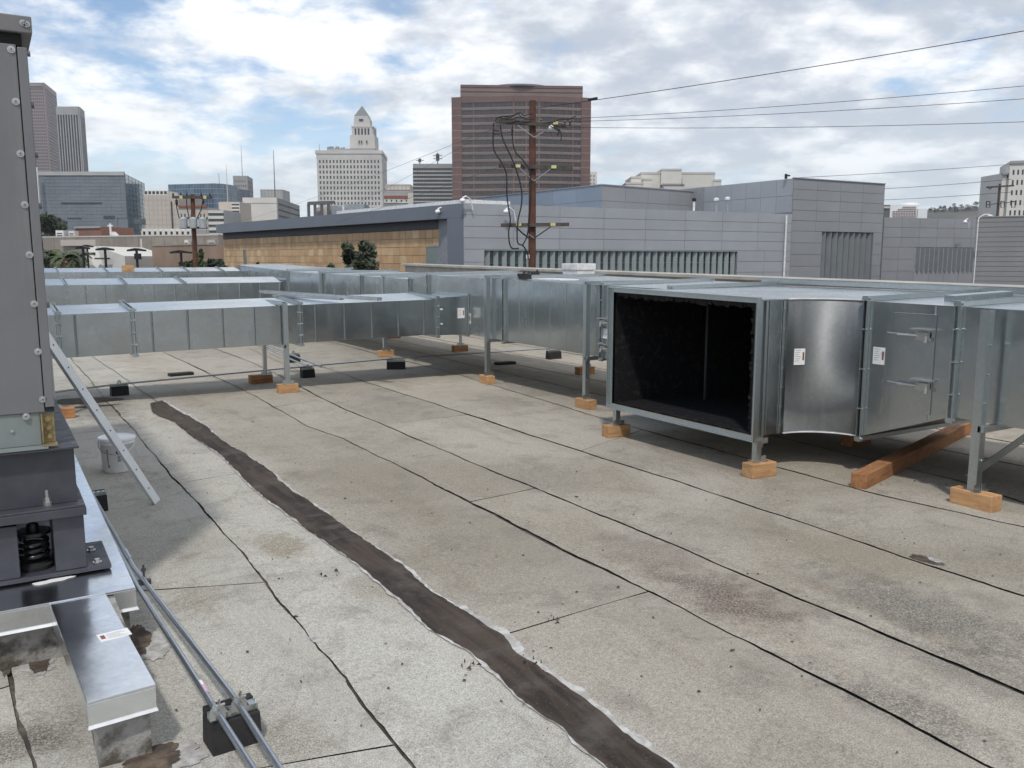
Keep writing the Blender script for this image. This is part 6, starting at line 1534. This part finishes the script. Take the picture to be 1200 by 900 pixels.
b = at(392, 300, 43); tree('shrub', 'small dark shrub left of the branching tree', 'shrub', (b.x, b.y, G), ZZ(392, 302, 43) - G, .5, .6, 8, 60, .14, 'leaf_mid', 9, trunk=.06)
b = at(521, 300, 43.6); tree('shrub', 'thin wispy plant at the right end of the tan stone wall', 'shrub', (b.x, b.y, G), ZZ(521, 299, 43.6) - G, .22, .9, 6, 30, .12, 'leaf_mid', 10, trunk=.04)
b = at(255, 300, 58); tree('shrub', 'dark round shrub at the corner of the tan stone wall', 'shrub', (b.x, b.y, G), ZZ(254, 300.5, 58) - G, .8, .8, 12, 80, .2, 'leaf_dark', 11, trunk=.1)
b = at(234, 300, 70); tree('shrub', 'slim upright shrub rising above the tan building beside the pole', 'shrub', (b.x, b.y, G), ZZ(234, 281, 70) - G, .45, 1.7, 12, 60, .2, 'leaf_mid', 14, trunk=.08)
for k, (px, y) in enumerate(((222, 305), (233, 304.5), (243, 306))):
    b = at(px, y, 62 + k); tree('shrub', ('left one of three low shrubs before the tan building', 'middle one of three low shrubs, right by the pole foot', 'right one of three low shrubs before the tan building')[k], 'shrub', (b.x, b.y, G), ZZ(px, y - 1.5, 62) - G, .8, .7, 10, 70, .18, 'leaf_mid', 21 + k, trunk=.08)
b = at(301, 307, 44); tree('shrub', 'tiny dark shoot showing above the ducts', 'shrub', (b.x, b.y, G), ZZ(331, 306, 44) - G, .15, .3, 4, 24, .1, 'leaf_dark', 25, trunk=.03)
for k in range(26):   # trees one can tell apart on the far hill
    px = 1090 + k * 3.6 + rr.uniform(-1, 1); D = 1480; b = XY(px, 252, D); zt2 = at(px, min(303, prof(px)), 1500).z
    h = rr.uniform(6, 15); T = thing('hill_tree', 'dark tree on the ridge of the far hill', 'tree', (b.x, b.y, zt2 - 9), 'trees on the far hill')
    MB().tube([V3(b, zt2 - 9), V3(b, zt2 - 4 + h * .4)], .5, 5).build('trunk', 'trunk_bark', T)
    mb = MB(); 
    for j in range(5): leaves(mb, V3(b + RT * rr.uniform(-3, 3), zt2 - 6 + h * rr.uniform(.4, 1)), rr.uniform(1.8, 3.2), rr.uniform(1.5, 2.6), 45, 1.1, rr)
    mb.build('crown', 'leaf_dark', T, recalc=False)

# ------------------------------------------------------------------ parking lamps
for k, (px, y, D, w) in enumerate(((97, 291, 60, 14), (102, 289, 74, 12), (123, 292.5, 60, 19), (160, 293.5, 60, 20), (212, 296, 60, 24))):
    b = at(px, y, D); T = thing('parking_lamp', ('left one of two dark lamp posts by the palms', 'right one of two dark lamp posts by the palms', 'dark T-shaped parking lamp before the white hall', 'dark T-shaped parking lamp behind the orange block', 'dark T-shaped parking lamp before the tan building')[k], 'street lamp', (b.x, b.y, G), 'dark parking lot lamps')
    MB().tube([(b.x, b.y, G), (b.x, b.y, b.z)], .085, 8).build('pole', 'lamp_black', T)
    hw = w / 2 / 1010 * D
    for s in (-1, 1): MB().hexa([V3(b + RT * s * .08 - FH * .2, b.z - .02), V3(b + RT * s * hw - FH * .2, b.z - .06), V3(b + RT * s * hw + FH * .2, b.z - .06), V3(b + RT * s * .08 + FH * .2, b.z - .02), V3(b + RT * s * .08 - FH * .2, b.z + .16), V3(b + RT * s * hw - FH * .2, b.z + .05), V3(b + RT * s * hw + FH * .2, b.z + .05), V3(b + RT * s * .08 + FH * .2, b.z + .16)]).build('lamp_head', 'lamp_black', T)
    if k == 3: slab(MB(), XY(157.5, 300, D - .1), XY(165, 300, D - .1), .1, .05, ZZ(160, 304, D), ZZ(160, 297, D)).build('sign_panel', 'lamp_black', T)

# ------------------------------------------------------------------ utility poles and wires
D = 32
PB = at(623.5, 315, D); PTp = at(626.5, 118, D)
UPole = thing('utility_pole', 'tall reddish wooden utility pole with three crossarms and dangling black cables', 'utility pole', (PB.x, PB.y, G))
pz = lambda y: ZZ(626, y, D)
MB().tube([(PB.x, PB.y, G), (PB.x, PB.y, pz(118) - 4), (PB.x, PB.y, pz(118))], .155, 12, .115).build('pole', 'pole_wood', UPole)
P0 = Vector((PB.x, PB.y, 0)); fr = -FH * .17
def pp(px, py, dd=0.0): q = at(px, py, D - .2 + dd); return q
def arm(p0, p1, y0, y1, dbl=False, m='arm_wood'):
    mb = MB(); mb.bar(pp(p0, y0), pp(p1, y1), .10, .13)
    if dbl: mb.bar(pp(p0, y0, .42), pp(p1, y1, .42), .10, .13)
    return mb.build('crossarm', m, UPole)
arm(580, 663, 142, 147.5, True); arm(584.5, 671, 194, 197.5, False); arm(587, 667, 264, 263, False)
mb = MB()
for (a, b) in (((606, 146), (626, 161)), ((647, 148), (626, 161)), ((609, 197), (626, 212)), ((645, 198), (626, 212)), ((607, 265), (626, 279)), ((647, 265), (626, 279))): MB().bar(pp(a[0], a[1], -.06), pp(b[0], b[1], .02), .03, .006, FH).build('arm_brace', 'equip_grey', UPole)
for (px, py) in ((651, 144), (607, 194.5), (649, 195.5), (608, 263), (648, 263)): q = pp(px, py, -.07); MB().obox(q - RT * .09 - Vector((0, 0, .055)), RT * .18, -FH * .01, (0, 0, .11)).build('tag', 'tag_yellow', UPole)
mb = MB()
for px in (581, 586, 590, 601, 634, 662, 668):
    q = pp(px, 143.5 + (px - 580) * .066, 0); mb.lathe(q + Vector((0, 0, .06)), [(.03, 0), (.05, .04), (.035, .08), (.055, .12), (.03, .18)], 8)
for px in (580, 583.5, 600): q = pp(px, 147 + (px - 580) * .06); mb.lathe(q + Vector((0, 0, -.32)), [(.03, 0), (.06, .05), (.04, .1), (.06, .15), (.03, .26)], 8)
mb.build('insulators', 'insulator', UPole)
def cable(pts, r=.022, dd=-.2, mat='wire_black', nm='cable'):
    P = [pp(x, y, dd) for x, y in pts]; out = []
    for i in range(len(P) - 1):      # Catmull-Rom
        p0, p1, p2, p3 = P[max(0, i - 1)], P[i], P[i + 1], P[min(len(P) - 1, i + 2)]
        for k in range(6):
            t = k / 6; out.append(.5 * ((2 * p1) + (p2 - p0) * t + (2 * p0 - 5 * p1 + 4 * p2 - p3) * t * t + (3 * p1 - p0 - 3 * p2 + p3) * t ** 3))
    out.append(P[-1]); MB().tube(out, r, 6).build(nm, mat, UPole)
cable([(578.5, 144), (577.8, 160), (579, 176), (588, 191), (593.5, 205), (594, 228), (596.5, 248), (598, 258), (596, 275), (599, 290), (608, 291)], .028)
cable([(586, 146), (589, 162), (598, 182), (605, 199), (611, 222), (611, 240), (607, 258), (606, 274), (607, 285), (613, 288), (618, 297), (619, 304)], .028)
cable([(600.5, 147), (600.8, 165), (604, 178), (614, 189), (620.5, 200), (622, 215), (620, 250), (618, 275), (612, 288)], .026)
cable([(580, 141), (586, 137), (600, 135.5), (609, 132), (614, 135), (625, 133)], .02); cable([(586, 140), (597, 138), (607, 133.5), (612, 138), (626, 140)], .016); cable([(588, 139), (600, 140), (610, 137), (618, 141)], .02)
cable([(636, 144), (648, 143), (656, 140), (668, 139), (675, 136)], .02); cable([(645, 148), (655, 152), (658, 158), (657, 165)], .018); cable([(650, 150), (655, 154), (653, 158)], .025)
cable([(605, 266), (612, 273), (620, 279)], .03); cable([(645, 266), (632, 275), (626, 279)], .02)
q = pp(618.5, 303, -.2); MB().obox(q - RT * .06, RT * .12, FH * .05, (0, 0, .14)).build('cable_clamp', 'white_paint', UPole)
q = pp(646, 150.5, -.1); MB().lathe(q, [(.02, .12), (.09, .06), (.10, 0), (.04, -.08)], 10).build('lamp', 'plastic_white', UPole)
def wire(label, p, q, sag=.0, r=.011, n=24, m='wire_black'):
    p, q = Vector(p), Vector(q); pts = [p.lerp(q, k / n) - Vector((0, 0, 4 * sag * (k / n) * (1 - k / n))) for k in range(n + 1)]
    tag(MB().tube(pts, r, 5).build('overhead_wire', m, None, off=p), label, 'wire', 'overhead wires')
wire('topmost thick wire rising from the utility pole towards the upper right corner', pp(626, 127), at(1330, 13, 21), .10, .011)
q = at(693, 116.5, 31.0); r0 = at(700, 115.2, 30.9)
tag(MB().tube([q - (r0 - q) * .5, r0], .05, 8).build('wire_splice', 'wire_black', None, off=q), 'black splice sleeve on the topmost wire', 'splice')
for k, (yr, x0, y0) in enumerate(((88, 668, 139), (106, 662, 142.5), (138, 655, 149))):
    wire(('upper one of three near-level wires running right from the top crossarm', 'middle one of three near-level wires running right from the top crossarm', 'lowest of three near-level wires running right from the top crossarm')[k], pp(x0, y0), at(1330, yr, 24), .12, .008)
for k, (x0, y0, x1, y1) in enumerate(((582, 149, 230, 268), (584, 196, 240, 295), (590, 144, 335, 268))):
    wire(('upper faint wire running left from the pole to the far street', 'lower faint wire running left from the middle crossarm', 'middle faint wire running left behind the white tower')[k], pp(x0, y0), at(x1, y1, 150), .8, .007, 24, 'wire_grey')
FP = at(1169, 250, 120); FPt = at(1171, 215.5, 120)
T = thing('utility_pole', 'distant grey utility pole with square loops on its lower arm, near the right edge', 'utility pole', (FP.x, FP.y, G))
MB().tube([V3(FP, G), V3(FP, FPt.z)], .22, 8, .16).build('pole', 'arm_wood', T)
def fp(px, y): return at(px, y, 119.7)
MB().bar(fp(1156, 219.5), fp(1188, 217.5), .2, .22).build('crossarm', 'arm_wood', T); MB().bar(fp(1156, 240), fp(1188, 236.5), .1, .1).build('crossarm', 'arm_wood', T)
mb = MB(); mb.tube([fp(1157, 219), fp(1160, 222), fp(1163, 219.5)], .06, 5)
for px in (1158, 1175, 1187.5):
    a, b, c, d = fp(px - 2, 236), fp(px + 2, 236), fp(px + 2, 243), fp(px - 2, 243); mb.tube([a, b, c, d, a], .07, 5)
mb.build('cable_loops', 'lamp_black', T)
for k, (x0, y0, x1, y1) in enumerate(((930, 208.5, 1186, 192.5), (1030, 221.5, 1186, 210), (1030, 234.5, 1186, 225))):
    wire(('upper distant wire running right from above the tallest grey block', 'middle distant wire above the white hospital', 'lowest distant wire just above the white hospital')[k], at(x0, y0, 130), at(x1, y1, 120), .1, .035, 24, 'wire_grey')
P2b, P2t = at(229, 308, 52), at(225.5, 227.5, 52)
T = thing('utility_pole', 'slightly leaning wooden pole with three grey transformers at left', 'utility pole', (P2b.x, P2b.y, G))
dirp = (P2t - P2b).normalized(); foot = P2b - dirp * ((P2b.z - G) / dirp.z)
MB().tube([foot, P2b, P2t], .17, 10, .12).build('pole', 'pole_wood', T)
def p2(px, y, d=0): return at(px, y, 51.8 + d)
MB().bar(p2(202, 231), p2(248, 231.5), .12, .15).build('crossarm', 'arm_wood', T)
mb = MB(); mb.bar(p2(211, 255.5), p2(243, 256), .1, .12); mb.bar(p2(211, 266.5), p2(243, 267), .1, .12); mb.build('transformer_bracket', 'concrete_dark', T)
for px in (215.5, 227, 238):
    q = p2(px, 268, -.3); tf = MB().lathe(q, [(.17, .0), (.215, .04), (.215, .58), (.17, .64), (.05, .68)], 16).build('transformer', 'transformer_grey', T)
    [MB().tube([q + Vector((dx, 0, .66)), q + Vector((dx, 0, .86))], .04, 6).build('bushing', 'insulator', tf) for dx in (-.1, .1)]
for (px, y) in ((212, 231), (240, 231)): q = p2(px, y, -.1); MB().obox(q - RT * .09 - Vector((0, 0, .09)), RT * .18, FH * .02, (0, 0, .18)).build('tag', 'tag_yellow', T)
mb = MB()
for pl in ([(207, 233), (207, 243), (210, 256)], [(218.5, 233), (219, 243), (222, 257)], [(238, 233), (236, 245), (231, 256)]): mb.tube([p2(*p) for p in pl], .03, 5)
mb.lathe(p2(207, 237), [(.04, -.2), (.08, -.1), (.08, .1), (.03, .2)], 8); mb.lathe(p2(238, 236), [(.04, -.15), (.07, 0), (.03, .15)], 8)
for px in (203, 212, 219, 236, 246): mb.lathe(p2(px, 230.5), [(.03, 0), (.06, .06), (.03, .22)], 8)
mb.build('jumper_cable', 'wire_black', T)

# ------------------------------------------------------------------ air
hm = bpy.data.materials.new('haze'); hm.use_nodes = True; hn = hm.node_tree; hn.nodes.clear()
ho = hn.nodes.new('ShaderNodeOutputMaterial'); hv = hn.nodes.new('ShaderNodeVolumePrincipled')
hv.inputs['Color'].default_value = (0.90, 0.94, 1.0, 1); hv.inputs['Density'].default_value = HAZE
hn.links.new(hv.outputs[0], ho.inputs['Volume']); MAT['haze'] = hm
tag(MB().box(-4020, 4020, -4020, 4020, -8, 285).build('haze', 'haze'), kind='stuff')
